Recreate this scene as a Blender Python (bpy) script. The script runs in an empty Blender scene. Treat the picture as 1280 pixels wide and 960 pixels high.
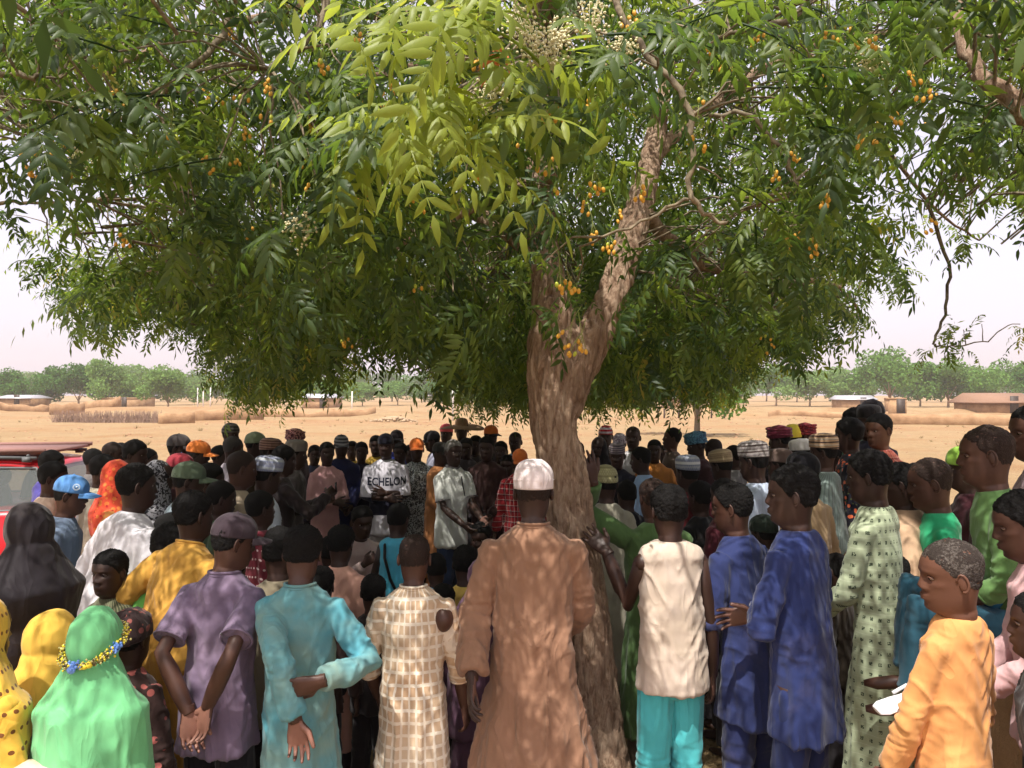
import bpy, math, random
import numpy as np
from mathutils import Vector, Matrix, Euler
random.seed(7); rng = np.random.default_rng(11)
PI = math.pi
scene = bpy.context.scene
COL = scene.collection

# ------------------------------------------------------------------ camera, light, sky
H = 2.05; F = 931.0; HY = 494.0          # eye height (m), focal length and horizon row of the 1280x960 photograph
cam_d = bpy.data.cameras.new('camera'); cam = bpy.data.objects.new('camera', cam_d); COL.objects.link(cam)
cam.location = (0, 0, H); cam.rotation_euler = (PI/2 + math.atan((HY-480)/F), 0, 0)
cam_d.sensor_width = 36; cam_d.lens = F/1280*36; cam_d.clip_start = .05; cam_d.clip_end = 6000
scene.camera = cam
SUN_EL, SUN_AZ = math.radians(64), math.radians(205)      # azimuth clockwise from +Y: behind the camera and to the left
world = bpy.data.worlds.new('World'); scene.world = world; world.use_nodes = True
wn = world.node_tree; wn.nodes.clear()
wo = wn.nodes.new('ShaderNodeOutputWorld'); sky = wn.nodes.new('ShaderNodeTexSky'); sky.sky_type = 'NISHITA'
sky.sun_disc = False; sky.sun_elevation = SUN_EL; sky.sun_rotation = SUN_AZ; sky.dust_density = 5; sky.air_density = 1.0
b1 = wn.nodes.new('ShaderNodeBackground'); b1.inputs[1].default_value = .05; wn.links.new(sky.outputs[0], b1.inputs[0])
b2 = wn.nodes.new('ShaderNodeBackground'); b2.inputs[0].default_value = (.915, .80, .885, 1); b2.inputs[1].default_value = .42
ad = wn.nodes.new('ShaderNodeAddShader'); wn.links.new(b1.outputs[0], ad.inputs[0]); wn.links.new(b2.outputs[0], ad.inputs[1])
wn.links.new(ad.outputs[0], wo.inputs[0])
sd = bpy.data.lights.new('sun', 'SUN'); sd.energy = 3.2; sd.angle = math.radians(.6); sd.color = (1, .95, .87)
sun = bpy.data.objects.new('sun', sd); COL.objects.link(sun)
sdir = Vector((math.sin(SUN_AZ)*math.cos(SUN_EL), math.cos(SUN_AZ)*math.cos(SUN_EL), math.sin(SUN_EL)))
sun.rotation_euler = (-sdir).to_track_quat('-Z', 'Y').to_euler(); sun.location = (0, 0, 30)
scene.view_settings.view_transform = 'Standard'; scene.view_settings.look = 'None'
scene.view_settings.exposure = 1.07; scene.view_settings.gamma = 1
scene.cycles.max_bounces = 8; scene.cycles.diffuse_bounces = 4; scene.cycles.transmission_bounces = 5
scene.cycles.volume_bounces = 1; scene.cycles.transparent_max_bounces = 8; scene.cycles.use_denoising = True
scene.cycles.sample_clamp_indirect = 6

def W(px, py, d):
    return Vector(((px-640)/F*d, d, H-(py-HY)/F*d))

# ------------------------------------------------------------------ helpers
def lin(c):
    return tuple(((v/255)/12.92 if v/255 <= .04045 else (((v/255)+.055)/1.055)**2.4) for v in c)

def _hash(ix, iy, iz, seed):
    h = (ix*374761393 + iy*668265263 + iz*2147483647 + seed*974634777) & 0xffffffff
    h = ((h ^ (h >> 13))*1274126177) & 0xffffffff
    h = (h ^ (h >> 16)) & 0xffff
    return h/65535.0
def vnoise(P, seed=0):
    P = np.asarray(P, float); i = np.floor(P).astype(np.int64); f = P-i; f = f*f*(3-2*f)
    r = 0
    for a in (0, 1):
        for b in (0, 1):
            for c in (0, 1):
                w = (f[:, 0] if a else 1-f[:, 0])*(f[:, 1] if b else 1-f[:, 1])*(f[:, 2] if c else 1-f[:, 2])
                r = r + w*_hash(i[:, 0]+a, i[:, 1]+b, i[:, 2]+c, seed)
    return r
def fbm(P, seed=0, o=3):
    s = 0; a = .5; t = 0
    for k in range(o):
        s = s+a*vnoise(np.asarray(P)*(2**k), seed+k); t += a; a *= .5
    return s/t
def sstep(a, b, x):
    t = np.clip((np.asarray(x, float)-a)/(b-a), 0, 1); return t*t*(3-2*t)

def mk_mesh(name, V, faces, mats=(), midx=None, smooth=True):
    """faces: list of numpy int arrays, each (M,k)"""
    me = bpy.data.meshes.new(name)
    V = np.asarray(V, np.float32)
    faces = [np.asarray(f, np.int32) for f in faces if len(f)]
    tot = sum(f.size for f in faces); n = sum(len(f) for f in faces)
    me.vertices.add(len(V)); me.vertices.foreach_set('co', V.ravel())
    me.loops.add(tot); me.loops.foreach_set('vertex_index', np.concatenate([f.ravel() for f in faces]))
    me.polygons.add(n)
    ls = np.concatenate([np.full(len(f), f.shape[1]) for f in faces]); st = np.concatenate([[0], np.cumsum(ls)[:-1]])
    me.polygons.foreach_set('loop_start', st.astype(np.int32))
    me.update(calc_edges=True)
    for m in mats: me.materials.append(m)
    if midx is not None: me.polygons.foreach_set('material_index', np.asarray(midx, np.int32))
    if smooth: me.polygons.foreach_set('use_smooth', np.ones(n, bool))
    me.validate()
    return me
def add_obj(name, me, parent=None, label=None, cat=None, group=None, kind=None, loc=None):
    o = bpy.data.objects.new(name, me); COL.objects.link(o)
    if parent is not None: o.parent = parent
    if loc is not None: o.location = loc
    if label: o['label'] = label
    if cat: o['category'] = cat
    if group: o['group'] = group
    if kind: o['kind'] = kind
    return o

class MB:
    def __init__(s): s.V = []; s.F = {}; s.n = 0; s.order = []
    def add(s, V, F, m=0):
        V = np.asarray(V, float).reshape(-1, 3)
        for f in F: s.order.append((tuple(int(i)+s.n for i in f), m))
        s.V.append(V); s.n += len(V)
    def loft(s, rings, m=0, cap=True):
        k = len(rings[0]); V = np.concatenate(rings); F = []
        for r in range(len(rings)-1):
            for i in range(k):
                j = (i+1) % k; F.append((r*k+i, r*k+j, (r+1)*k+j, (r+1)*k+i))
        if cap:
            c0 = len(V); V = np.vstack([V, rings[0].mean(0), rings[-1].mean(0)]); b = (len(rings)-1)*k
            for i in range(k):
                j = (i+1) % k; F.append((j, i, c0)); F.append((b+i, b+j, c0+1))
        s.add(V, F, m)
    def tube(s, pts, rad, n=8, m=0, cap=True, flat=1.0):
        pts = [np.asarray(p, float) for p in pts]; rings = []; up = None
        for i, p in enumerate(pts):
            t = pts[min(i+1, len(pts)-1)]-pts[max(i-1, 0)]; t = t/(np.linalg.norm(t)+1e-9)
            if up is None:
                up = np.array([0, 0, 1.]) if abs(t[2]) < .9 else np.array([0, 1., 0])
            u = up-t*np.dot(up, t); u /= np.linalg.norm(u)+1e-9; v = np.cross(t, u); up = u
            a = np.arange(n)*2*PI/n
            rings.append(p+rad[i]*(np.outer(np.cos(a), u)*flat+np.outer(np.sin(a), v)))
        s.loft(rings, m, cap)
    def ell(s, c, r, n=10, k=7, m=0, R=None):
        rings = []; a = np.arange(n)*2*PI/n
        for q in range(1, k):
            t = PI*q/k; P = np.stack([np.cos(a)*math.sin(t)*r[0], np.sin(a)*math.sin(t)*r[1], np.full(n, -math.cos(t)*r[2])], 1)
            rings.append(P)
        V = np.concatenate(rings); F = []
        for q in range(len(rings)-1):
            for i in range(n):
                j = (i+1) % n; F.append((q*n+i, q*n+j, (q+1)*n+j, (q+1)*n+i))
        c0 = len(V); V = np.vstack([V, [0, 0, -r[2]], [0, 0, r[2]]]); b = (len(rings)-1)*n
        for i in range(n):
            j = (i+1) % n; F.append((j, i, c0)); F.append((b+i, b+j, c0+1))
        if R is not None: V = V @ np.asarray(R).T
        s.add(V+np.asarray(c, float), F, m)
    def box(s, c, d, m=0, rz=0, bev=0):
        x, y, z = [v/2 for v in d]
        V = np.array([(-x, -y, -z), (x, -y, -z), (x, y, -z), (-x, y, -z), (-x, -y, z), (x, -y, z), (x, y, z), (-x, y, z)], float)
        if rz:
            c_, s_ = math.cos(rz), math.sin(rz); V = V @ np.array([[c_, s_, 0], [-s_, c_, 0], [0, 0, 1]])
        s.add(V+np.asarray(c, float), [(0, 3, 2, 1), (4, 5, 6, 7), (0, 1, 5, 4), (1, 2, 6, 5), (2, 3, 7, 6), (3, 0, 4, 7)], m)
    def arrays(s):
        V = np.concatenate(s.V) if s.V else np.zeros((0, 3)); q = [(f, m) for f, m in s.order]
        by = {}
        for f, m in q: by.setdefault(len(f), []).append((f, m))
        fs, mi = [], []
        for k in by:
            fs.append(np.array([f for f, _ in by[k]], np.int32)); mi += [m for _, m in by[k]]
        return V, fs, mi
    def mesh(s, name, mats, smooth=True):
        V, fs, mi = s.arrays(); return mk_mesh(name, V, fs, mats, mi, smooth)

def nrm(v):
    v = np.asarray(v, float); return v/(np.linalg.norm(v)+1e-9)

# ------------------------------------------------------------------ materials
class NT:
    def __init__(s, name):
        s.m = bpy.data.materials.new(name); s.m.use_nodes = True; s.t = s.m.node_tree; s.t.nodes.clear()
        s.out = s.n('ShaderNodeOutputMaterial'); s.tc = s.n('ShaderNodeTexCoord')
    def n(s, t, **k):
        x = s.t.nodes.new(t)
        for a, v in k.items(): setattr(x, a, v)
        return x
    def l(s, a, b): s.t.links.new(a, b)
    def put(s, sock, v):
        if isinstance(v, bpy.types.NodeSocket): s.l(v, sock)
        elif v is not None:
            if hasattr(sock.default_value, '__len__') and hasattr(v, '__len__') and len(sock.default_value) == 4 and len(v) == 3: v = (*v, 1)
            sock.default_value = v
    def math(s, op, a, b=None, c=None, clamp=False):
        x = s.n('ShaderNodeMath', operation=op, use_clamp=clamp); s.put(x.inputs[0], a)
        if b is not None: s.put(x.inputs[1], b)
        if c is not None: s.put(x.inputs[2], c)
        return x.outputs[0]
    def mix(s, f, a, b, mode='MIX'):
        x = s.n('ShaderNodeMix', data_type='RGBA', blend_type=mode); s.put(x.inputs[0], f); s.put(x.inputs[6], a); s.put(x.inputs[7], b)
        return x.outputs[2]
    def noise(s, scale, detail=4, vec=None, rough=.55, dist=0):
        x = s.n('ShaderNodeTexNoise'); x.inputs['Scale'].default_value = scale; x.inputs['Detail'].default_value = detail
        x.inputs['Roughness'].default_value = rough; x.inputs['Distortion'].default_value = dist
        s.l(vec if vec is not None else s.tc.outputs['Object'], x.inputs['Vector']); return x.outputs[0]
    def vor(s, scale, vec=None, feature='F1'):
        x = s.n('ShaderNodeTexVoronoi', feature=feature); x.inputs['Scale'].default_value = scale
        s.l(vec if vec is not None else s.tc.outputs['Object'], x.inputs['Vector']); return x.outputs['Distance']
    def ramp(s, f, stops, interp='LINEAR'):
        x = s.n('ShaderNodeValToRGB'); x.color_ramp.interpolation = interp; e = x.color_ramp.elements
        while len(e) > len(stops): e.remove(e[-1])
        while len(e) < len(stops): e.new(.5)
        for k, (p, c) in enumerate(stops):
            e[k].position = p; e[k].color = (*c, 1) if hasattr(c, '__len__') else (c, c, c, 1)
        s.put(x.inputs[0], f); return x.outputs[0]
    def xyz(s, vec=None):
        x = s.n('ShaderNodeSeparateXYZ'); s.l(vec if vec is not None else s.tc.outputs['Object'], x.inputs[0]); return x.outputs
    def comb(s, a, b, c=0.):
        x = s.n('ShaderNodeCombineXYZ'); s.put(x.inputs[0], a); s.put(x.inputs[1], b); s.put(x.inputs[2], c); return x.outputs[0]
    def mapv(s, sc, vec=None):
        x = s.n('ShaderNodeMapping'); x.inputs['Scale'].default_value = sc
        s.l(vec if vec is not None else s.tc.outputs['Object'], x.inputs[0]); return x.outputs[0]
    def bump(s, h, strength=.3, dist=.01, normal=None):
        x = s.n('ShaderNodeBump'); x.inputs['Strength'].default_value = strength; x.inputs['Distance'].default_value = dist
        s.l(h, x.inputs['Height'])
        if normal is not None: s.l(normal, x.inputs['Normal'])
        return x.outputs[0]
    def bsdf(s, col, rough=.8, normal=None, spec=.3, metal=0, sheen=0, coat=0, emit=None):
        b = s.n('ShaderNodeBsdfPrincipled'); s.put(b.inputs['Base Color'], col); s.put(b.inputs['Roughness'], rough)
        b.inputs['Specular IOR Level'].default_value = spec; b.inputs['Metallic'].default_value = metal
        b.inputs['Sheen Weight'].default_value = sheen; b.inputs['Coat Weight'].default_value = coat
        if normal is not None: s.l(normal, b.inputs['Normal'])
        return b.outputs[0]
    def done(s, sh): s.l(sh, s.out.inputs[0]); return s.m

_mc = {}
def fabric(col, pat='plain', c2=None, c3=None, f=1.0, worn=.35, rough=.85, sheen=.15, bump=.25):
    key = (col, pat, c2, c3, f, worn, rough)
    if key in _mc: return _mc[key]
    n = NT('fabric_'+pat)
    def soft(q):
        if q is None: return None
        q = np.array(lin(q)); g_ = q.mean(); return tuple(q*.92+g_*.08)
    a = soft(col); b = soft(c2); c = soft(c3) if c3 else b
    X, Y, Z = n.xyz()
    u = n.math('MULTIPLY', n.math('ARCTAN2', X, n.math('MULTIPLY', Y, -1)), .17)
    fr = lambda v, s: n.math('FRACT', n.math('ADD', n.math('MULTIPLY', v, s), 100.0))
    base = a
    w1 = n.math('MULTIPLY', n.math('SUBTRACT', n.noise(9, 3), .5), .012)
    if pat == 'checks':          # windowpane checks woven in lighter thread
        s = 21*f; g = n.math('MAXIMUM', n.math('GREATER_THAN', fr(n.math('ADD', u, w1), s), .72), n.math('GREATER_THAN', fr(n.math('ADD', Z, w1), s), .72))
        base = n.mix(g, a, b)
    elif pat == 'squares':       # small dark squares in a lattice, every second one open
        s = 22*f; uu = fr(u, s); vv = fr(Z, s)
        q = lambda t, lo, hi: n.math('MULTIPLY', n.math('GREATER_THAN', t, lo), n.math('LESS_THAN', t, hi))
        g = n.math('MULTIPLY', q(uu, .25, .62), q(vv, .28, .60))
        nn = n.math('GREATER_THAN', n.noise(190, 0), .42)
        g = n.math('MULTIPLY', g, nn); base = n.mix(g, a, b)
        lines = n.math('MULTIPLY', n.math('GREATER_THAN', fr(Z, s), .93), .35); base = n.mix(lines, base, c)
    elif pat == 'dots':
        s = 42*f; row = n.math('MULTIPLY', n.math('FLOOR', n.math('MULTIPLY', n.math('MULTIPLY', Z, s), .5)), .5)
        uu = n.math('SUBTRACT', fr(n.math('ADD', u, n.math('DIVIDE', row, s)), s), .5); vv = n.math('SUBTRACT', fr(Z, s*.5), .5)
        d = n.math('ADD', n.math('MULTIPLY', uu, uu), n.math('MULTIPLY', n.math('MULTIPLY', vv, vv), 4))
        base = n.mix(n.math('LESS_THAN', d, .055), a, b)
    elif pat == 'hstripes':
        base = n.mix(n.math('GREATER_THAN', fr(n.math('ADD', Z, w1), 28*f), .5), a, b)
        if c3: base = n.mix(n.math('GREATER_THAN', fr(Z, 28*f*.5), .8), base, c)
    elif pat == 'vstripes':
        base = n.mix(n.math('GREATER_THAN', fr(u, 45*f), .6), a, b)
    elif pat == 'plaid':
        g1 = n.math('GREATER_THAN', fr(u, 20*f), .68); g2 = n.math('GREATER_THAN', fr(Z, 20*f), .68)
        base = n.mix(n.math('MULTIPLY', n.math('ADD', g1, g2), .5), a, b)
        l2 = n.math('MAXIMUM', n.math('GREATER_THAN', fr(u, 20*f), .94), n.math('GREATER_THAN', fr(Z, 20*f), .94)); base = n.mix(l2, base, c)
    elif pat == 'print':         # dense two-colour leaf print
        base = n.mix(n.math('GREATER_THAN', n.noise(34*f, 3, dist=1.6), .5), a, b)
        if c3: base = n.mix(n.math('GREATER_THAN', n.noise(22*f, 2, dist=2.5), .6), base, c)
    elif pat == 'floral':
        base = n.mix(n.math('LESS_THAN', n.vor(24*f), .33), a, b); base = n.mix(n.math('LESS_THAN', n.vor(31*f), .2), base, c)
    elif pat == 'zigzag':        # embroidered cap: zigzag band between plain bands
        z = n.math('ADD', Z, n.math('MULTIPLY', n.math('ABSOLUTE', n.math('SUBTRACT', fr(u, 36*f), .5)), .055))
        base = n.mix(n.math('GREATER_THAN', fr(z, 24*f), .52), a, b)
        base = n.mix(n.math('GREATER_THAN', fr(Z, 12*f), .72), base, c)
    elif pat == 'lattice':
        g = n.math('MULTIPLY', n.math('GREATER_THAN', fr(n.math('ADD', u, Z), 32*f), .5), n.math('GREATER_THAN', fr(n.math('SUBTRACT', u, Z), 32*f), .5))
        base = n.mix(g, a, b); base = n.mix(n.math('GREATER_THAN', fr(Z, 17*f), .8), base, c)
    elif pat == 'band':          # one dark band across a light sweater
        g = n.math('MULTIPLY', n.math('GREATER_THAN', Z, f-.09), n.math('LESS_THAN', Z, f+.09)); base = n.mix(g, a, b)
    elif pat == 'stain':
        base = n.mix(n.ramp(n.noise(3.2, 4, rough=.6), [(.42, 0), (.66, 1)]), a, b)
    elif pat == 'stainchecks':   # worn windowpane cloth with a tan stain
        s = 21*f; g = n.math('MAXIMUM', n.math('GREATER_THAN', fr(n.math('ADD', u, w1), s), .74), n.math('GREATER_THAN', fr(n.math('ADD', Z, w1), s), .74))
        g = n.math('MULTIPLY', g, n.ramp(n.noise(4, 3), [(.3, .35), (.6, 1)]))
        base = n.mix(n.ramp(n.noise(2.6, 3), [(.45, 0), (.68, .8)]), a, c); base = n.mix(g, base, b)
    nz = n.noise(5, 5, rough=.65)
    k = n.ramp(nz, [(.25, 1-worn*.55), (.75, 1+worn*.35)])
    base = n.mix(1.0, base, k, 'MULTIPLY')
    dust = n.ramp(n.noise(2.1, 6, rough=.7), [(.52, 0), (.8, worn*.5)])
    base = n.mix(dust, base, (.34, .25, .17, 1))
    crumple = n.noise(20, 5, n.mapv((1, 1, .45)), rough=.6, dist=.3)
    weave = n.noise(520, 2)
    rid = lambda q, p_: n.math('POWER', n.math('SUBTRACT', 1.0, n.math('ABSOLUTE', n.math('SUBTRACT', n.math('MULTIPLY', q, 2.0), 1.0))), p_)
    mp = n.n('ShaderNodeMapping'); mp.inputs['Rotation'].default_value = (.2, .7, .3); mp.inputs['Scale'].default_value = (1, 1, .3); n.l(n.tc.outputs['Object'], mp.inputs[0])
    r1 = rid(n.noise(9, 2, n.mapv((1, 1, .22)), .5, .6), 5.0); r2 = rid(n.noise(8, 2, mp.outputs[0], .5, .8), 6.0)
    fold = n.bump(n.math('MULTIPLY', n.math('ADD', r1, r2), n.ramp(n.noise(3, 2), [(.35, .1), (.65, 1)])), .38*min(1.3, bump/.25), .014)
    nb = n.bump(crumple, bump*.7, .012, fold); nb = n.bump(weave, .18, .0012, nb)
    m = n.done(n.bsdf(base, rough, nb, .1, sheen=sheen)); _mc[key] = m; return m

def skin_mat(c):
    key = ('skin', c)
    if key in _mc: return _mc[key]
    n = NT('dark_skin'); a = np.array(lin(c))
    base = n.mix(n.noise(14, 4), tuple(a*.82), tuple(a*1.18))
    base = n.mix(n.ramp(n.noise(40, 3), [(.55, 0), (.75, .25)]), base, tuple(np.minimum(a*1.7, 1)))
    nb = n.bump(n.noise(230, 3), .12, .002)
    m = n.done(n.bsdf(base, n.ramp(n.noise(20, 3), [(.3, .42), (.7, .58)]), nb, .45)); _mc[key] = m; return m
def hair_mat(c=(17, 15, 15), r=.85, g=0.):
    key = ('hair', c, g)
    if key in _mc: return _mc[key]
    n = NT('curly_hair'); a = np.array(lin(c)); nz = n.noise(330, 2)
    base = n.mix(nz, tuple(a*.5), tuple(a*1.6))
    if g: base = n.mix(n.ramp(n.math('ADD', n.math('MULTIPLY', n.noise(150, 2), .5), n.math('MULTIPLY', n.noise(18, 3), .5)), [(.5, 0), (.62, g)]), base, (.20, .175, .155, 1))
    m = n.done(n.bsdf(base, r, n.bump(nz, .9, .006), .25)); _mc[key] = m; return m
def simple(name, c, rough=.6, metal=0, spec=.4, nscale=30, var=.2, bump=.1, coat=0):
    key = (name, c, rough)
    if key in _mc: return _mc[key]
    n = NT(name); a = np.array(lin(c)); nz = n.noise(nscale, 4)
    m = n.done(n.bsdf(n.mix(nz, tuple(a*(1-var)), tuple(np.minimum(a*(1+var), 1))), rough, n.bump(nz, bump, .01), spec, metal, coat=coat)); _mc[key] = m; return m

# ------------------------------------------------------------------ ground
def ground_h(x, y):
    x = np.asarray(x, float); y = np.asarray(y, float)
    a = x/np.maximum(y, .3)
    berm = .36*sstep(.42, .53, a)*sstep(7.5, 6.2, y)*sstep(1.2, 1.8, y)*sstep(4.6, 3.6, x)   # trodden earth bank on the right
    P = np.stack([x.ravel(), y.ravel(), np.zeros(x.size)], 1)
    far = sstep(11, 22, np.hypot(x, y-4)).ravel()
    n = (fbm(P*.35, 3, 4)-.5)*.16*far+(fbm(P*2.2, 9, 2)-.5)*.05*(.3+.7*far)
    m = (np.maximum(fbm(P*np.array([.09, .16, 1]), 21, 3)-.52, 0)*5.5)*sstep(62, 80, y).ravel()*sstep(120, 80, y).ravel()
    return berm+(n+np.minimum(m, .7)).reshape(x.shape)
def gh(x, y): return float(ground_h(np.array([x]), np.array([y]))[0])
g1 = np.linspace(-1, 1, 281); gx = np.sign(g1)*(np.abs(g1)*24+np.abs(g1)**5*1800)
g2 = np.linspace(0, 1, 300); gy = -30+g2*90+g2**8*2600
XX, YY = np.meshgrid(gx, gy); ZZ = ground_h(XX, YY)
V = np.stack([XX.ravel(), YY.ravel(), ZZ.ravel()], 1); nx, ny = len(gx), len(gy)
ii = (np.arange(ny-1)[:, None]*nx+np.arange(nx-1)[None]).ravel()
n = NT('dry_sand'); P = n.n('ShaderNodeNewGeometry').outputs['Position']
big = n.noise(.22, 5, P); med = n.noise(2.4, 6, P, .65); fine = n.noise(30, 5, P, .7)
c = n.ramp(big, [(.3, lin((150, 126, 90))), (.5, lin((160, 136, 100))), (.7, lin((148, 115, 78)))])
c = n.mix(n.ramp(med, [(.5, 0), (.72, .5)]), c, lin((128, 97, 72))); c = n.mix(n.ramp(n.noise(11, 4, P, .8), [(.58, 0), (.7, .5)]), c, lin((112, 84, 60))); c = n.mix(n.ramp(fine, [(.5, 0), (.75, .7)]), c, lin((106, 82, 62)))
c = n.mix(n.ramp(n.noise(.9, 7, n.mapv((.25, 1, 1), P), .7), [(.56, 0), (.7, .55)]), c, lin((132, 100, 74)))
c = n.mix(n.ramp(n.vor(1.7, n.mapv((1, .6, 1), P)), [(.0, .45), (.16, 0)]), c, lin((120, 90, 64)))
c = n.mix(n.ramp(n.noise(.12, 3, n.mapv((.3, 1, 1), P), .5), [(.5, 0), (.62, .45)]), c, lin((150, 112, 78)))
nb = n.bump(n.noise(5, 6, P, .7), .8, .16); nb = n.bump(fine, .5, .02, nb)
ground = add_obj('ground', mk_mesh('ground', V, [np.stack([ii, ii+1, ii+nx+1, ii+nx], 1)], [n.done(n.bsdf(c, .95, nb, .15))]), kind='structure')
# ------------------------------------------------------------------ voxel union of overlapping closed shapes, done for many at once
class Batch:
    def __init__(s): s.q = []
    def add(s, V, fs, voxel, smooth, ratio, cb): s.q.append((V, fs, voxel, smooth, ratio, cb))
    def run(s):
        obs = []
        for V, fs, vox, sm, ratio, cb in s.q:
            me = mk_mesh('tmp', V, fs); o = bpy.data.objects.new('tmp', me); COL.objects.link(o)
            r = o.modifiers.new('r', 'REMESH'); r.mode = 'VOXEL'; r.voxel_size = vox; r.use_smooth_shade = True
            if sm: q = o.modifiers.new('s', 'SMOOTH'); q.factor = .5; q.iterations = sm
            if ratio < 1: q = o.modifiers.new('d', 'DECIMATE'); q.ratio = ratio
            obs.append(o)
        dg = bpy.context.evaluated_depsgraph_get(); dg.update()
        for o, it in zip(obs, s.q):
            me = bpy.data.meshes.new_from_object(o.evaluated_get(dg), depsgraph=dg)
            k = len(me.vertices); V = np.empty(k*3, np.float32); me.vertices.foreach_get('co', V); V = V.reshape(-1, 3).astype(float)
            N = np.empty(k*3, np.float32); me.vertex_normals.foreach_get('vector', N); N = N.reshape(-1, 3).astype(float)
            it[5](me, V, N)
        for o in obs:
            m = o.data; bpy.data.objects.remove(o); bpy.data.meshes.remove(m)
        s.q = []

# ------------------------------------------------------------------ hands (left hand: fingers +Y, palm -Z, thumb +X); three poses
HANDS = {}
def make_hand(curl, spread, tcurl):
    b = MB(); a = np.arange(12)*2*PI/12; rings = []
    for y, w, t, x0 in ((-.03, .027, .021, 0), (0, .028, .019, 0), (.02, .034, .017, .002), (.05, .041, .016, .002), (.08, .042, .0135, 0), (.095, .036, .010, 0)):
        rings.append(np.stack([x0+np.sign(np.cos(a))*np.abs(np.cos(a))**.8*w, np.full(12, y), np.sin(a)*t], 1))
    b.loft(rings)
    for i, (x, L, r) in enumerate(((.031, .072, .0088), (.011, .080, .0092), (-.010, .074, .0088), (-.030, .058, .0078))):
        c = curl*(1+.22*i)+random.uniform(-.05, .05); ang = (x*6)*spread; p = np.array([x, .082, 0.]); pts = [p-[0, .02, 0], p]; th = c*.5
        for k, fr in enumerate((.45, .32, .23)):
            d = np.array([math.sin(ang)*math.cos(th), math.cos(ang)*math.cos(th), -math.sin(th)])
            pts.append(pts[-1]+d*L*fr*1.0); th += c
        b.tube(pts, [r, r*1.02, r, r*.92, r*.72], 8); b.ell(pts[-1], (r*.74,)*3, 6, 5)
    p = np.array([.022, .02, -.004]); d1 = nrm([.72, .68, -.25-.3*tcurl]); d2 = nrm([.35-.3*tcurl, .9, -.2-.5*tcurl])
    q = [p-d1*.01, p+d1*.04, p+d1*.04+d2*.03, p+d1*.04+d2*.055]
    b.tube(q, [.015, .0125, .0105, .0085], 8); b.ell(q[-1], (.0085,)*3, 6, 5)
    return b.arrays()[:2]
_hb = Batch()
def _hand_cb(key):
    def cb(me, V, N):
        F = [tuple(p.vertices) for p in me.polygons]; palm = [N[list(f)].mean(0)[2] < -.45 and V[list(f)].mean(0)[1] > 0 for f in F]
        HANDS[key] = (V, F, [1 if q else 0 for q in palm]); bpy.data.meshes.remove(me)
    return cb
for k, a in (('relax', (.38, .6, .3)), ('flat', (.20, .9, 0)), ('grip', (1.15, .3, 1.0))):
    V_, f_ = make_hand(*a)
    _hb.add(V_, f_, .0032, 3, .28, _hand_cb((k, 0))); _hb.add(V_, f_, .006, 1, .16, _hand_cb((k, 1)))
_hb.run()

# ------------------------------------------------------------------ head (chin at z=0, crown at .235, face +Y)
_T = np.array([  # z, front, back, half width
 (-.130, .040, -.085, .062), (-.09, .036, -.078, .056), (-.05, .036, -.074, .054), (-.022, .040, -.072, .054), (-.008, .054, -.072, .053),
 (.000, .069, -.071, .050), (.012, .080, -.070, .055), (.030, .083, -.072, .061), (.050, .084, -.076, .0655), (.075, .083, -.084, .069), (.10, .082, -.093, .0715),
 (.12, .083, -.100, .0735), (.14, .087, -.104, .0755), (.16, .085, -.106, .0765), (.18, .076, -.102, .0735), (.20, .060, -.090, .0655), (.216, .039, -.071, .052),
 (.228, .015, -.047, .034), (.2335, .0, -.030, .019), (.235, -.010, -.020, .008)])
_zz = np.linspace(-.13, .235, 600); _tt = [np.interp(_zz, _T[:, 0], _T[:, k]) for k in (1, 2, 3)]
_tt = [np.convolve(np.pad(t, 9, 'edge'), np.ones(19)/19, 'valid') for t in _tt]
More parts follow.
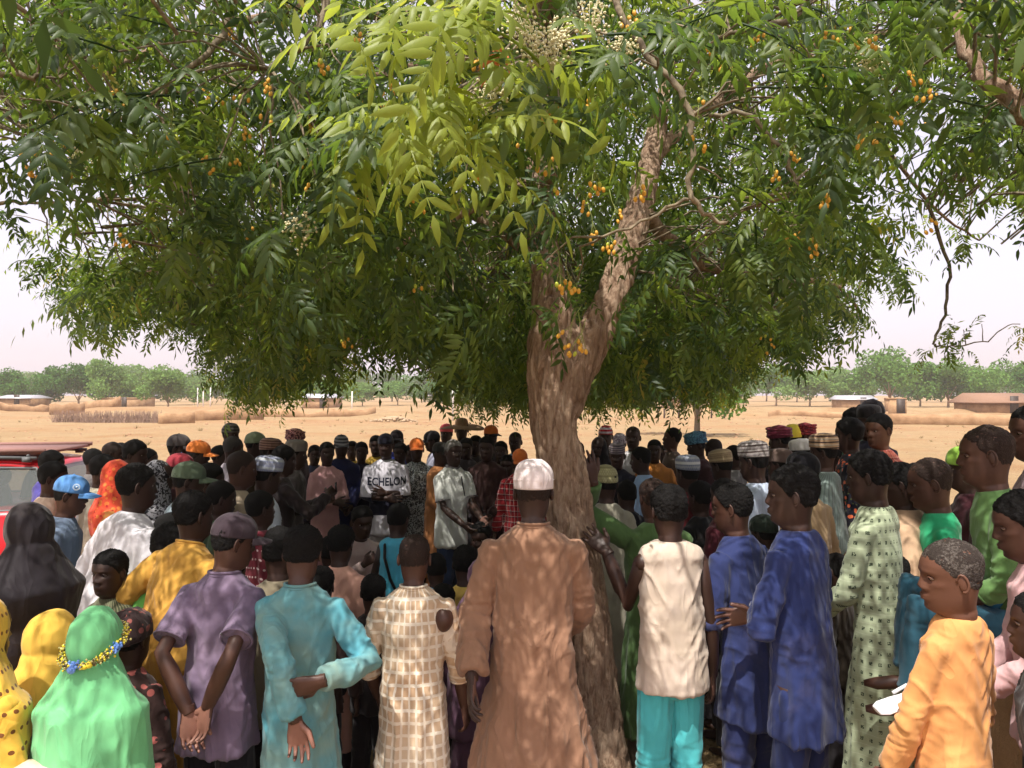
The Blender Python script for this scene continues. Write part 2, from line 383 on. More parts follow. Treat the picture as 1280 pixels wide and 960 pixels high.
def head_grid(na, nz, off=0., female=False, seedv=0, plain=False):
    h = (1-np.linspace(0, 1, nz)**1.0); z1 = np.linspace(-.13, .19, int(nz*.78)); q = np.linspace(0, 1, nz-len(z1)+1)[1:]
    z = np.concatenate([z1, .19+.045*np.sin(q*PI/2)]); yf, yb, w = [np.interp(z, _zz, t) for t in _tt]
    a = np.arange(na)*2*PI/na; ca, sa = np.cos(a), np.sin(a)
    yc = np.where(z > .0, -.012, -.02); Z = np.repeat(z, na)
    YF, YB, Wd, YC = [np.repeat(t, na) for t in (yf, yb, w, yc)]; CA, SA = np.tile(ca, nz), np.tile(sa, nz)
    YC = np.minimum(YC, (YF+YB)/2+.01); YC = np.where(Z > .2, (YF+YB)/2, YC)
    X = Wd*np.sign(SA)*np.abs(SA)**.92
    Y = np.where(CA > 0, YC+(YF-YC)*np.abs(CA)**.88, YC-(YC-YB)*np.abs(CA)**.95)
    fr = sstep(.25, .7, CA)
    r = np.random.default_rng(seedv); nw, npj, lp = 1+.2*r.uniform(-1, 1), 1+.15*r.uniform(-1, 1), 1+.25*r.uniform(-1, 1)
    ax = np.abs(X)
    if not plain:
        ridge = np.interp(Z, [.070, .076, .083, .092, .108, .124, .134], [0, .35, .95, 1, .6, .25, 0])
        nw *= 1.22; Y = Y+fr*(.0195*npj*ridge*np.exp(-(ax/(.0105*nw+.004*(Z < .1)))**2)+.011*np.exp(-((ax-.0145*nw)/.0080)**2-((Z-.083)/.009)**2))
        Y = Y-fr*.0125*np.exp(-((ax-.031)/.015)**2-((Z-.118)/.0105)**2)
        Y = Y+fr*.0035*np.exp(-((ax-.030)/.022)**2-((Z-.140)/.007)**2)
        Y = Y+fr*lp*.0082*np.exp(-(ax/.023)**4)*(np.exp(-((Z-.0575)/.0055)**2)+np.exp(-((Z-.0455)/.0058)**2))+fr*.003*np.exp(-(ax/.03)**2-((Z-.052)/.018)**2)
        Y = Y-fr*.003*np.exp(-(ax/.02)**2-((Z-.031)/.006)**2)+fr*.004*np.exp(-(ax/.016)**2-((Z-.014)/.010)**2)
        X = X+np.sign(X)*.003*np.exp(-((Z-.098)/.012)**2)*sstep(.2, .7, CA)*(1-sstep(.8, 1, CA))
    V = np.stack([X, Y, Z], 1)
    i = np.arange(nz-1)[:, None]*na; j = np.arange(na)[None]; j2 = (j+1) % na
    F = np.stack([(i+j).ravel(), (i+j2).ravel(), (i+na+j2).ravel(), (i+na+j).ravel()], 1)
    if off is not 0. and off != 0:
        G = V.reshape(nz, na, 3); du = np.roll(G, -1, 1)-np.roll(G, 1, 1); dv = np.gradient(G, axis=0); Nn = np.cross(du.reshape(-1, 3), dv.reshape(-1, 3))
        Nn /= np.linalg.norm(Nn, axis=1)[:, None]+1e-9; Nn = np.where((Nn*(V-[0, -.012, .12])).sum(1)[:, None] < 0, -Nn, Nn)
        return V, F, Nn, CA
    return V, F, None, CA
def hair_shell(lod, thick, seed, low=0.):
    na, nz = ((120, 100), (40, 34), (22, 18))[lod]
    V, F, N, CA = head_grid(na, nz, 1, plain=True)
    zl = np.interp(CA, [-1, -.5, -.2, .0, .12, .35, .55, .75, 1], np.array([.066, .070, .090, .120, .105, .135, .155, .170, .176]))+low
    m = V[:, 2]-zl; k = sstep(-.008, .022, m+.010*(fbm(V*38, seed+3, 2)-.5))
    lump = 1+.5*(fbm(V*55, seed, 2)-.5)+(.9 if lod == 0 else .3)*(vnoise(V*190, seed+2)-.5)
    d = -.004+(thick+.004)*k*lump
    V2 = V+N*d[:, None]; keep = (k[F] > 0).any(1); F = F[keep]
    par = list(range(len(V2)))
    def fd(x):
        while par[x] != x: par[x] = par[par[x]]; x = par[x]
        return x
    for f in F.tolist():
        a0 = fd(f[0])
        for q in f[1:]: par[fd(q)] = a0
    rt_ = fd(len(V2)-1); F = F[[fd(int(f[0])) == rt_ for f in F]]
    used = np.unique(np.concatenate([F.ravel(), np.arange(len(V2)-na, len(V2))])); mp_ = np.zeros(len(V2), int); mp_[used] = np.arange(len(used)); F = mp_[F]; V2 = V2[used]
    return V2, F, na, nz
def head_parts(b, R, t, s, lod, seed, mat_skin=0, hs=1.0, eyes=True):
    """adds head+neck, ears and eyes to MB b; R 3x3 head rotation about the neck base, t neck base, s scale"""
    na, nz = ((72, 92), (40, 46), (24, 26))[lod]
    V, F, _, CA = head_grid(na, nz, seedv=seed)
    k = sstep(-.10, -.005, V[:, 2])[:, None]; Vr = (V-[0, -.02, -.03]) @ R.T+[0, -.02, -.03]
    V = V*(1-k)+Vr*k
    top = V[-na:].mean(0); n0 = len(V); fl = [tuple(f) for f in F]+[(n0-na+i, n0-na+(i+1) % na, n0) for i in range(na)]
    b.add(np.vstack([V, top])*s+t, fl, mat_skin)
    tr = lambda P: ((np.asarray(P, float)-[0, -.02, -.03]) @ R.T+[0, -.02, -.03])*s+t
    for sd in (-1, 1):
        c = np.array([sd*.074, -.014, .108])
        if lod < 2:
            Re = np.array(Euler((-.15, 0, sd*.42)).to_matrix())
            tb = MB(); tb.ell((0, 0, 0), (.0055, .0155, .028), 10, 8)
            q = np.linspace(-1.0, PI*1.28, 11); rim = [(.004*sd, -.0165*math.cos(x*.98+PI+2.2)*1.0, .029*math.sin(x*.98+PI+2.2)) for x in q]
            tb.tube(rim, [.0045]*11, 6); VV, ff, _ = tb.arrays()
            VV = VV @ Re.T+c
            b.add(tr(VV), [tuple(x) for f in ff for x in f], mat_skin)
        else:
            tb = MB(); tb.ell(c, (.008, .016, .028), 6, 5); VV, ff, _ = tb.arrays(); b.add(tr(VV), [tuple(x) for f in ff for x in f], mat_skin)
        if eyes:
            for c, r, m in (((sd*.031, .0612, .1175), (.0130, .0120, .0055), 2), ((sd*.031, .0690, .1175), (.0066, .0052, .0056), 3)):
                tb = MB(); tb.ell(c, r, 10 if lod < 2 else 6, 8 if lod < 2 else 4); VV, ff, _ = tb.arrays(); b.add(tr(VV), [tuple(x) for f in ff for x in f], m)
            if lod == 0:   # upper lid
                lid = [(sd*(.031+.0155*math.cos(x)), .0695+.0065*math.sin(x)-.003*abs(math.cos(x)), .1185+.0062*math.sin(x)) for x in np.linspace(0, PI, 8)]
                tb = MB(); tb.tube(lid, [.0015]+[.0026]*6+[.0015], 6); VV, ff, _ = tb.arrays(); b.add(tr(VV), [tuple(x) for f in ff for x in f], mat_skin)
    return tr

# ------------------------------------------------------------------ headwear, built in the head's own frame
def dome(z0, z1, rw, ry0, ry1, n=36, k=12, flat=2.0, bulge=0., tilt=0., seed=0, wob=0.):
    """closed-top shell from rim z0 to top z1; half width rw, front ry1, back ry0"""
    rings = []; a = np.arange(n)*2*PI/n; yc = (ry1+ry0)/2; yr = (ry1-ry0)/2
    for q in np.linspace(0, 1, k):
        rr = (1-q**flat)**(1/2.0) if q < 1 else .02
        rr = max(rr, .02); bl = 1+bulge*math.sin(PI*q); z = z0+(z1-z0)*q
        P = np.stack([np.sin(a)*rw*rr*bl, yc+np.cos(a)*yr*rr*bl, np.full(n, z)+tilt*np.cos(a)*(1-q)], 1)
        if wob: P += (P-[0, yc, z0])*(wob*(vnoise(P*30, seed)-.5))[:, None]
        rings.append(P)
    return rings
HATMAT = {}
def hat_parts(kind, mat, mat2, lod, seed):
    """list of (name, MB, material)"""
    n = (48, 28, 16)[lod]; out = []
    b = MB()
    if kind in ('kufi', 'knit', 'white'):
        if kind == 'kufi':
            R = dome(.150, .262, .0835, -.114, .094, n, 14, 7.0, .02, .008, seed, .02); lo = [r*[1, 1, 1] for r in R]
            inner = [R[0]*[.97, .97, 1]]; b.loft([inner[0]]+R)
            for f in ((.98, 1.0),):
                band = dome(.149, .156, .0848, -.1155, .0955, n, 3, 60, 0, .008)
        elif kind == 'white':
            R = dome(.128, .258, .0855, -.117, .096, n, 18, 3.6, .045, .006, seed, .07); b.loft([R[0]*[.96, .96, 1]]+R)
        else:
            R = dome(.135, .250, .0835, -.113, .093, n, 14, 2.6, .03, .012, seed, .06); b.loft([R[0]*[.97, .97, 1]]+R)
        out.append(('cap_crown', b, mat))
        if kind == 'white' and lod < 2:
            c = MB()
            for zz in (.166, .215):
                q = (zz-.128)/.130; rr = (1-q**3.6)**.5*(1+.045*math.sin(PI*q))*1.012
                a = np.linspace(0, 2*PI, 41); c.tube([(math.sin(x)*.0855*rr, -.0105+math.cos(x)*.1065*rr, zz+.006*math.cos(x)*(1-q)) for x in a], [.0011]*41, 5)
            out.append(('seam', c, mat))
    elif kind == 'cap':
        R = dome(.140, .250, .0835, -.112, .096, n, 14, 2.7, .02, .0, seed, .015); b.loft([R[0]*[.97, .97, 1]]+R); out.append(('cap_crown', b, mat))
        v = MB(); m = 15; top, bot = [], []
        for i in range(m):
            x = -1+2*i/(m-1); e = math.sqrt(max(0, 1-x*x))
            for j in range(5):
                t = j/4; yy0 = .055+.042*e; L = .078*(e**.6)
                top.append((x*.072*(1+.06*t), yy0+L*t, .149+.0-.020*(abs(x)**2)*(.4+.6*t)-.014*t)); bot.append((top[-1][0], top[-1][1], top[-1][2]-.0045))
        Vv = top+bot; F = []; N = m*5
        for i in range(m-1):
            for j in range(4):
                p = i*5+j; F += [(p, p+5, p+6, p+1), (N+p+1, N+p+6, N+p+5, N+p)]
            F += [(i*5+4, i*5+9, N+i*5+9, N+i*5+4)]
        v.add(Vv, F); out.append(('brim', v, mat2 or mat))
        if lod < 2: c = MB(); c.ell((0, -.009, .250), (.006, .006, .004), 8, 5); out.append(('button', c, mat2 or mat))
    elif kind == 'turban':
        R = dome(.140, .262, .088, -.118, .098, n, 12, 2.8, .06, 0, seed, .10); b.loft([R[0]*[.95, .95, 1]]+R); out.append(('cloth', b, mat))
        w = MB()
        for q in range(5):
            a = np.linspace(0, 2*PI, 25); ph = q*1.1+seed
            pts = [(math.sin(x)*(.088+.004*math.sin(3*x+ph)), -.010+math.cos(x)*(.108+.003*math.sin(2*x+ph)), .155+.017*q+.014*math.sin(x+ph)) for x in a]
            w.tube(pts, [.0125]*25, 7)
        out.append(('fold', w, mat))
    elif kind == 'wrap':
        R = dome(.118, .258, .089, -.128, .094, n, 14, 2.5, .05, .020, seed, .12); b.loft([R[0]*[.95, .95, 1]]+R)
        b.ell((0, -.125, .15), (.05, .035, .045), 14, 9); out.append(('cloth', b, mat))
    elif kind == 'straw':
        R = dome(.160, .262, .080, -.108, .090, n, 10, 4.5, .0, 0, seed, .01); b.loft([R[0]*[.97, .97, 1]]+R); out.append(('crown', b, mat))
        v = MB(); a = np.arange(n)*2*PI/n; rr = []
        for r_, z_ in ((.085, .170), (.15, .166), (.22, .154), (.275, .140), (.277, .135), (.22, .148), (.15, .160), (.086, .163)):
            rr.append(np.stack([np.sin(a)*r_, np.cos(a)*r_-.01, z_+.012*np.sin(2*a+1)*(r_/.2)], 1))
        v.loft(rr, cap=False); out.append(('brim', v, mat2 or mat))
    return out

# ------------------------------------------------------------------ people
def ik(S, T, pole, L1, L2):
    S, T = np.asarray(S, float), np.asarray(T, float); d = T-S; L = np.linalg.norm(d); Lm = min(L, (L1+L2)*.995); dn = d/(L+1e-9); T2 = S+dn*Lm
    a = (L1*L1-L2*L2+Lm*Lm)/(2*Lm); h = math.sqrt(max(L1*L1-a*a, 1e-6)); p = np.asarray(pole, float)-S; p = p-dn*np.dot(p, dn); p = nrm(p)
    return S+dn*a+p*h, T2
POSE = {  # wrist targets and elbow hints in body units (height 1.75), right hand at +X
 'down': dict(r=((.275, .03, .80), (.5, -.5, 1.1)), l=((-.275, .03, .80), (-.5, -.5, 1.1))),
 'crossed': dict(r=((.0, .205, 1.14), (.45, -.05, .9)), l=((.02, .180, 1.19), (-.45, -.05, .9)), hand='flat'),
 'behind': dict(r=((.035, -.19, .86), (.6, -.3, 1.1)), l=((-.06, -.185, .84), (-.6, -.3, 1.1)), hand='relax'),
 'front': dict(r=((.05, .26, 1.02), (.5, -.2, .9)), l=((-.07, .26, .99), (-.5, -.2, .9)), hand='grip'),
 'talk': dict(r=((.10, .32, 1.02), (.32, -.35, .9)), l=((-.08, .36, 1.06), (-.32, -.35, .9)), hand='relax'),
 'hip': dict(r=((.24, .0, 1.0), (.7, -.3, 1.1)), l=((-.275, .03, .80), (-.5, -.5, 1.1)), hand='relax'),
 'chin': dict(r=((.02, .22, 1.38), (.4, .1, .9)), l=((-.06, .26, 1.06), (-.5, -.1, .9)), hand='grip'),
}
TGT = np.array([-.35, 6.0])
EYEW = simple('eye_white', (165, 148, 134), .3, var=.03); IRIS = simple('iris', (22, 12, 9), .15, var=.1)
PALM = {}
GB = Batch(); PEOPLE = []
SK = {'d': (58, 38, 31), 'm': (76, 49, 39), 'l': (98, 64, 49), 'k': (38, 27, 24)}
def person(px, py, d, label, top=('kaf', None), legs=None, hat=None, hair=.006, hairc=None, skin='d', pose='down', face=None, lean=3., hyaw=0., hpitch=None,
           hs=None, scale=None, seated=0, w=1.0, hem=None, sleeve=None, l=None, r=None, lhand=None, rhand=None, head_lean=0., rz=None, female=False,
           torso_y=0., gamp=1.0, name='person', headtilt=0., collar=None, hijab=None, group='people gathered round the tree', flare=1.0, lod=None, twist=0., bare=False):
    lod = lod if lod is not None else (0 if d < 4.0 else 1 if d < 9.5 else 2)
    vox = min(max(.0034*d, .0095), .024) if d > 3.4 else .0078
    root_xy = np.array([(px-640)/F*d, d]); ztop = H-(py-HY)/F*d
    if face is None:
        v = TGT-root_xy; face = -math.degrees(math.atan2(v[0], v[1]))+rng.uniform(-12, 12)
    fr = math.radians(face); seed = abs(hash((px, py))) % 9973
    w *= .83; we = lambda z: 1+(w-1)*float(sstep(1.50, 1.45, z))
    child = (ztop < 1.50) if hs is None else False
    hs_ = .95*(hs or (1.18 if ztop < 1.35 else 1.1 if child else 1.0))
    if hpitch is None: hpitch = 4+rng.uniform(-3, 6)
    ln = math.radians(lean); hipz = .93 if not seated else seated
    P0 = np.array([0, torso_y, hipz]); cL, sL = math.cos(ln), math.sin(ln)
    def T(p):   # rest torso coordinates -> leaned
        p = np.asarray(p, float); q = p-[0, 0, .93]; k = np.clip(q[..., 2]/.25, 0, 1); c = 1-(1-cL)*k; s_ = sL*k
        y = q[..., 1]*c+q[..., 2]*s_; z = -q[..., 1]*s_+q[..., 2]*c
        return np.stack([q[..., 0]+P0[0], y+P0[1], z+P0[2]], -1)
    neck = T(np.array([0, -.008, 1.512]))
    HR = np.array((Matrix.Rotation(math.radians(-hyaw), 3, 'Z') @ Matrix.Rotation(math.radians(-hpitch), 3, 'X') @ Matrix.Rotation(math.radians(headtilt), 3, 'Y')))
    ht = neck+np.array([0, .022, .018*1])
    topl = ((np.array([0, -.01, .235])-[0, -.02, -.03]) @ HR.T+[0, -.02, -.03])*hs_+ht
    hatz = {'kufi': .026, 'white': .022, 'knit': .016, 'cap': .014, 'turban': .026, 'wrap': .022, 'straw': .026, None: (hair if hair else 0)}[hat[0] if hat else None]*hs_
    if hijab: hatz = .012
    full = topl[2]+hatz
    gz = 0
    if scale is None: s = ztop/full
    else: s = scale
    if s > 1.08 and scale is None: s = 1.06
    Rw = np.array([[math.cos(fr), -math.sin(fr)], [math.sin(fr), math.cos(fr)]])
    hc = Rw @ (topl[:2]*s); root = np.array([root_xy[0]-hc[0], root_xy[1]-hc[1], 0.]); root[2] = ztop-full*s
    loc = lambda wp: (lambda q: np.array([*(Rw.T @ q[:2]), q[2]])/s)(np.asarray(wp, float)-root)
    # limbs
    sx = (.172 if sleeve != 'none' else .160)*w; dr = 0
    if hijab and hijab[1] < .7: pose = 'front'
    ps = POSE[pose]; SR = T([sx, -.005, 1.418]); SL = T([-sx, -.005, 1.418])
    def target(spec, default):
        if spec is None: return np.array(default[0]), np.array(default[1]), True
        if spec[0] == 'px': return loc(W(*spec[1:4])), loc(W(*spec[4:7])) if len(spec) > 4 else np.array(default[1]), False
        return np.array(spec[0]), np.array(spec[1]), True
    tr_, pr_, f1 = target(r, ps['r']); tl_, pl_, f2 = target(l, ps['l'])
    if f1: tr_ = T(tr_*[1, 1, 1]) if tr_[2] > .75 else tr_+[0, torso_y, 0]; pr_ = T(pr_)
    if f2: tl_ = T(tl_*[1, 1, 1]) if tl_[2] > .75 else tl_+[0, torso_y, 0]; pl_ = T(pl_)
    if seated and f1: pass
    ER, HRt = ik(SR, tr_, pr_, .285, .262); EL, HLt = ik(SL, tl_, pl_, .285, .262)
    hips = [P0+[.085*w, 0, -.02], P0+[-.085*w, 0, -.02]]
    if seated:
        fy = torso_y+.42; knees = []; feet = []
        for sgn, hp in ((1, hips[0]), (-1, hips[1])):
            ft = np.array([sgn*.16, fy-.08 if seated < .35 else fy, .09]); kn, ft = ik(hp, ft, hp+[sgn*.35, .6, .8], .44, .41); knees.append(kn); feet.append(ft)
    else:
        knees = [np.array([.095*w, .02, .50]), np.array([-.095*w, .02, .50])]; feet = [np.array([.10, -.02, .09]), np.array([-.10, -.02, .09])]
    # body (one mesh: torso, limbs, hands, head)
    b = MB(); nt = (20, 14, 10)[lod]; nl = (14, 10, 7)[lod]; a = np.arange(nt)*2*PI/nt
    def ring(z, rx, ry, yo=0, n_=None, pw=.9):
        aa = a if n_ is None else np.arange(n_)*2*PI/n_; ca, sa = np.cos(aa), np.sin(aa)
        return T(np.stack([rx*np.sign(sa)*np.abs(sa)**pw, yo+ry*np.sign(ca)*np.abs(ca)**pw, np.full(len(aa), z)], 1))
    BT = ((.90, .150, .10), (.97, .150, .098), (1.08, .130, .090), (1.20, .145, .100), (1.32, .160, .108), (1.40, .160, .092), (1.44, .135, .072), (1.475, .085, .058), (1.50, .052, .050), (1.52, .046, .048))
    kb = .92 if sleeve == 'none' else .80
    b.loft([ring(z, rx*we(z)*(kb if z < 1.47 else 1), ry*we(z)*(kb if z < 1.47 else 1), -.005) for z, rx, ry in BT])
    for S_, E_, Hh in ((SR, ER, HRt), (SL, EL, HLt)):
        m1 = S_*.5+E_*.5; m2 = E_*.7+Hh*.3
        b.tube([S_+(S_-E_)*.02, S_, m1, E_, m2, E_*.35+Hh*.65, Hh, Hh+(Hh-E_)*.03], [.030*w*kb, .054*w*kb, .046*w*kb, .037*w, .042*w, .034, .0255, .0235], nl)
        if sleeve == 'none': b.ell(S_-[0, 0, .004], (.054*w*kb, .054*w*kb, .054*w*kb), nl, 7)
    for hp, kn, ft in ((hips[0], knees[0], feet[0]), (hips[1], knees[1], feet[1])):
        b.tube([hp+[0, 0, .03], hp, hp*.5+kn*.5, kn, kn*.65+ft*.35, kn*.25+ft*.75, ft, ft-[0, 0, .05]], [.07, .082*w, .072*w, .053*w, .056, .040, .034, .036], nl)
        if lod < 2 or d < 5: b.tube([ft+[0, -.05, -.055], ft+[0, -.02, -.035], ft+[0, .06, -.045], ft+[0, .13, -.062], ft+[0, .185, -.068]], [.022, .034, .032, .030, .014], 8)
    for side, S_, E_, Hh, hk in ((1, SR, ER, HRt, rhand), (-1, SL, EL, HLt, lhand)):
        hk = hk or (ps.get('hand', 'relax'), None, None)
        if isinstance(hk, str): hk = (hk, None, None)
        V0, F0, pm = HANDS[(hk[0], 0 if lod == 0 else 1)]
        Y = nrm(Hh-E_) if hk[1] is None else nrm(np.array([*(Rw.T @ np.array(hk[1][:2])), hk[1][2]]))
        pd = np.array([-side, .25, 0.]) if hk[2] is None else np.array([*(Rw.T @ np.array(hk[2][:2])), hk[2][2]])
        if hk[2] is None and pose in ('crossed', 'front', 'chin', 'talk'): pd = np.array([-side*.3, -.9, -.2]) if pose == 'crossed' else np.array([-side*.8, -.1, .5])
        Zv = -(pd-Y*np.dot(pd, Y)); Zv = nrm(Zv); X = np.cross(Y, Zv)
        Vh = V0*[(1 if side < 0 else -1), 1, 1]; 
        M = np.stack([X if side < 0 else X, Y, Zv], 1)
        ffl = F0 if side < 0 else [tuple(reversed(f)) for f in F0]
        VH = Vh @ M.T*1.02+Hh
        for mi in (0, 1):
            sel = [f for f, p in zip(ffl, pm) if p == mi]
            if mi == 0: base_n = b.n; b.add(VH, sel, 0)
            else: b.order += [(tuple(i+base_n for i in f), 1) for f in sel]
    if bare: b.ell(SR+[.006, -.018, -.06], (.050, .068, .066), 16, 12)
    trh = head_parts(b, HR, ht, hs_, lod, seed, eyes=(lod < 2 or abs(((face+180) % 360)-180) > 60))
    sk = skin_mat(SK[skin]); pk = PALM.setdefault(skin, skin_mat(tuple(min(255, int(v*1.55+22)) for v in SK[skin])))
    rootm = bpy.data.objects.new(name, None); COL.objects.link(rootm); rootm.location = tuple(root); rootm.rotation_euler = (0, 0, fr)
    rootm['label'] = label; rootm['category'] = 'person'; rootm['group'] = group; rootm.empty_display_size = .2
    V, fs, mi = b.arrays(); add_obj('body', mk_mesh('body', V*s, fs, [sk, pk, EYEW, IRIS], mi), rootm)
    # hair
    if hair and not hijab:
        Vh, Fh, na, nz = hair_shell(lod, hair*1.0, seed)
        Vh = trh(Vh)*s; n0 = len(Vh); tp = Vh[-na:].mean(0)
        me = mk_mesh('hair', np.vstack([Vh, tp]), [Fh, np.array([(n0-na+i, n0-na+(i+1) % na, n0) for i in range(na)])], [hairc or hair_mat()])
        add_obj('hair', me, rootm)
    # headwear
    if hat:
        hm = Matrix.Identity(4); A = HR*hs_*s
        off = (np.array([0, -.02, -.03])-np.array([0, -.02, -.03]) @ HR.T)*hs_*s+ht*s
        for i in range(3):
            for j in range(3): hm[i][j] = A[i][j]
            hm[i][3] = off[i]
        parts = hat_parts(hat[0], hat[1], hat[2] if len(hat) > 2 else None, lod, seed)
        first = None
        for nm, hb, mt in parts:
            ho = add_obj({'kufi': 'brimless_cap', 'white': 'brimless_cap', 'knit': 'knitted_cap', 'cap': 'baseball_cap', 'turban': 'turban', 'wrap': 'headscarf', 'straw': 'straw_hat'}[hat[0]] if first is None else nm,
                         hb.mesh(nm, [mt]), rootm if first is None else first)
            if first is None: ho.matrix_local = hm; first = ho
        rootm_hat = first
    else: rootm_hat = None
    # garments through voxel union
    kind, gm = top[0], top[1]
    g = MB(); ng = 28 if lod < 2 else 18
    yb = -.004
    if hem is None: hem = {'kaf': .32, 'shirt': .80, 'vest': .80, 'polo': .80, 'cloak': .2}[kind]
    if seated: hem = max(hem, .84) if kind != 'cloak' else hem
    rs = [(1.508, .064, .060), (1.495, .080, .068), (1.480, .104, .076), (1.462, .138, .088), (1.438, .170, .098), (1.405, .184, .108), (1.31, .182, .118), (1.20, .176, .118), (1.08, .170, .116), (.97, .182, .124), (.88, .188, .128)]
    if kind == 'vest': rs = [(1.508, .070, .066), (1.494, .098, .076), (1.476, .146, .088), (1.450, .174, .100), (1.41, .174, .112), (1.34, .166, .122), (1.24, .168, .118), (1.12, .172, .116), (1.0, .182, .122), (.90, .188, .126)]
    rs = [q for q in rs if q[0] > hem+.02]
    zq = rs[-1][0]
    while zq-.09 > hem: zq -= .09; k_ = (.93-zq); rs.append((zq, .186+k_*.075*flare, .128+k_*.075*flare))
    k_ = max(.93-hem, 0); rs.append((hem, .186+k_*.075*flare if kind not in ('vest',) else .192, .128+k_*.075*flare))
    def gring(z, rx, ry):
        aa = np.arange(ng)*2*PI/ng; ca, sa = np.cos(aa), np.sin(aa); pw = .86
        yo = yb+(.012 if 1.15 < z < 1.42 else 0)
        P = np.stack([rx*we(z)*np.sign(sa)*np.abs(sa)**pw, yo+ry*(.5+.5*we(z))*np.sign(ca)*np.abs(ca)**pw, np.full(ng, z)], 1)
        if z < .9 and not seated and lean > 12: P[:, 1] += 0
        return T(P)
    if not hijab or kind != 'none': g.loft([gring(*q) for q in rs])
    sl = sleeve or ('none' if hijab and hijab[1] < .7 else None) or {'kaf': 'long', 'shirt': 'long', 'vest': 'none', 'polo': 'short', 'cloak': 'long'}[kind]
    cuffs = []
    for sgn, S_, E_, Hh in ((1, SR, ER, HRt), (-1, SL, EL, HLt)):
        if sl == 'none': continue
        wd = 1.0*w
        if sl == 'long':
            pts = [S_+(nrm(S_-E_)*.03)*[0.3, 1, 1], S_, S_*.55+E_*.45, E_, E_*.55+Hh*.45, E_*.08+Hh*.92]; rad = [.040*wd, .066*wd, .070*wd, .066*wd, .064*wd, .060*wd]
        elif sl == 'rolled':
            pts = [S_, S_, S_*.55+E_*.45, E_, E_*.7+Hh*.3, E_*.62+Hh*.38]; rad = [.040*wd, .066*wd, .068*wd, .062*wd, .062*wd, .060*wd]
        else:
            pts = [S_, S_, S_*.6+E_*.4, S_*.22+E_*.78]; rad = [.040*wd, .066*wd, .072*wd, .076*wd]
        pts[0] = S_+(S_-E_)*.08
        g.tube(pts, rad, 14 if lod < 2 else 10); cuffs.append((pts[-1], nrm(pts[-1]-pts[-2]), rad[-1]))
    J = [ER, EL]
    hz = P0[2]-.93
    def cb(me, V, N, mat=gm, s=s, kind=kind, nm={'kaf': 'kaftan', 'shirt': 'shirt', 'vest': 'sleeveless_shirt', 'polo': 'shirt', 'cloak': 'robe'}[kind], lod=lod, amp=gamp, seed=seed, hem=hem, hz=hz, J=J):
        z = V[:, 2]-hz; a_ = amp
        th = np.arctan2(V[:, 0], -V[:, 1])
        low = sstep(1.25, .6, z); lat = np.abs(V[:, 0])
        # long drape folds, diagonal tension creases from the shoulders, rings at the elbows
        v1 = 1-np.abs(2*fbm(np.stack([V[:, 0]*13, V[:, 1]*13, z*1.5], 1)+seed, seed, 2)-1)
        dg_ = np.where(V[:, 0] > 0, 1, -1)*V[:, 0]
        v2 = 1-np.abs(2*fbm(np.stack([(dg_-z*.6)*17, V[:, 1]*10, (z+dg_*.6)*4.0], 1)+seed*1.3, seed+5, 2)-1)
        v3 = fbm(V*9+seed, seed+9, 2)-.5
        v4 = 1-np.abs(2*fbm(V*[9, 9, 26]+seed, seed+17, 2)-1)
        ej = np.minimum(np.linalg.norm(V-J[0], axis=1), np.linalg.norm(V-J[1], axis=1)); el = np.exp(-(ej/.12)**2)
        waist = np.exp(-((z-1.03)/.13)**2)
        dsp = (.024*low+.004)*(v1**3-.35)*a_+(.008*(1-low*.6)+.002)*(v2**3-.35)*a_+.004*v3*a_+(.013*el+.003*waist)*(v4**2-.35)*a_
        nk = sstep(1.52, 1.44, z); dsp = dsp*nk
        V = V+N*dsp[:, None]
        me.vertices.foreach_set('co', (V*s).astype(np.float32).ravel()); me.materials.clear(); me.materials.append(mat)
        me.polygons.foreach_set('use_smooth', np.ones(len(me.polygons), bool)); me.update(); me.name = nm
        o_ = add_obj(nm, me, rootm)
        rootm_parts['shirt'] = o_
    rootm_parts = {}
    Vg, fg, _ = g.arrays(); GB.add(Vg, fg, vox, 4 if lod < 2 else 2, 1.0, cb)
    if collar and lod < 2:   # neckband / collar
        cm = MB(); aa = np.linspace(0, 2*PI, 25)
        for i_, zz in enumerate((1.500, 1.512)):
            cm.tube([T(np.array([math.sin(x)*.064, -.004+math.cos(x)*.063, zz-.012*max(0, math.cos(x))])) for x in aa], [.007]*25, 6)
        Vc, fc, mc = cm.arrays(); add_obj('collar', mk_mesh('collar', Vc*s, fc, [collar], mc), rootm)
    if sl in ('short', 'rolled') and lod < 2:
        for c_, d_, r_ in cuffs:
            cm = MB(); u = nrm(np.cross(d_, [0.3, .2, .9])); v = np.cross(d_, u); aa = np.linspace(0, 2*PI, 19)
            cm.tube([c_+(u*math.cos(x)+v*math.sin(x))*(r_+.001) for x in aa], [.0055]*19, 5)
            Vc, fc, mc = cm.arrays(); add_obj('cuff', mk_mesh('cuff', Vc*s, fc, [collar or gm], mc), rootm)
    # trousers
    if legs is not None:
        t = MB(); aa = np.arange(16)*2*PI/16
        def pr(z, rx, ry): return np.stack([rx*w*np.cos(aa), ry*w*np.sin(aa), np.full(16, z)], 1)+[0, torso_y, hipz-.93]
        t.loft([pr(.83, .10, .08), pr(.88, .155, .104), pr(.95, .150, .102), pr(1.02, .140, .095)])
        calf = top[2] if len(top) > 2 else .12
        for hp, kn, ft in ((hips[0], knees[0], feet[0]), (hips[1], knees[1], feet[1])):
            k_ = np.clip((kn[2]-calf)/(kn[2]-ft[2]), .2, 1.0) if not seated else .9
            e = kn*(1-k_)+ft*k_
            t.tube([hp+[0, 0, .03], hp, hp*.5+kn*.5, kn, kn*.5+e*.5, e], [.078*w, .095*w, .090*w, .082*w, .080*w, .078*w], 14)
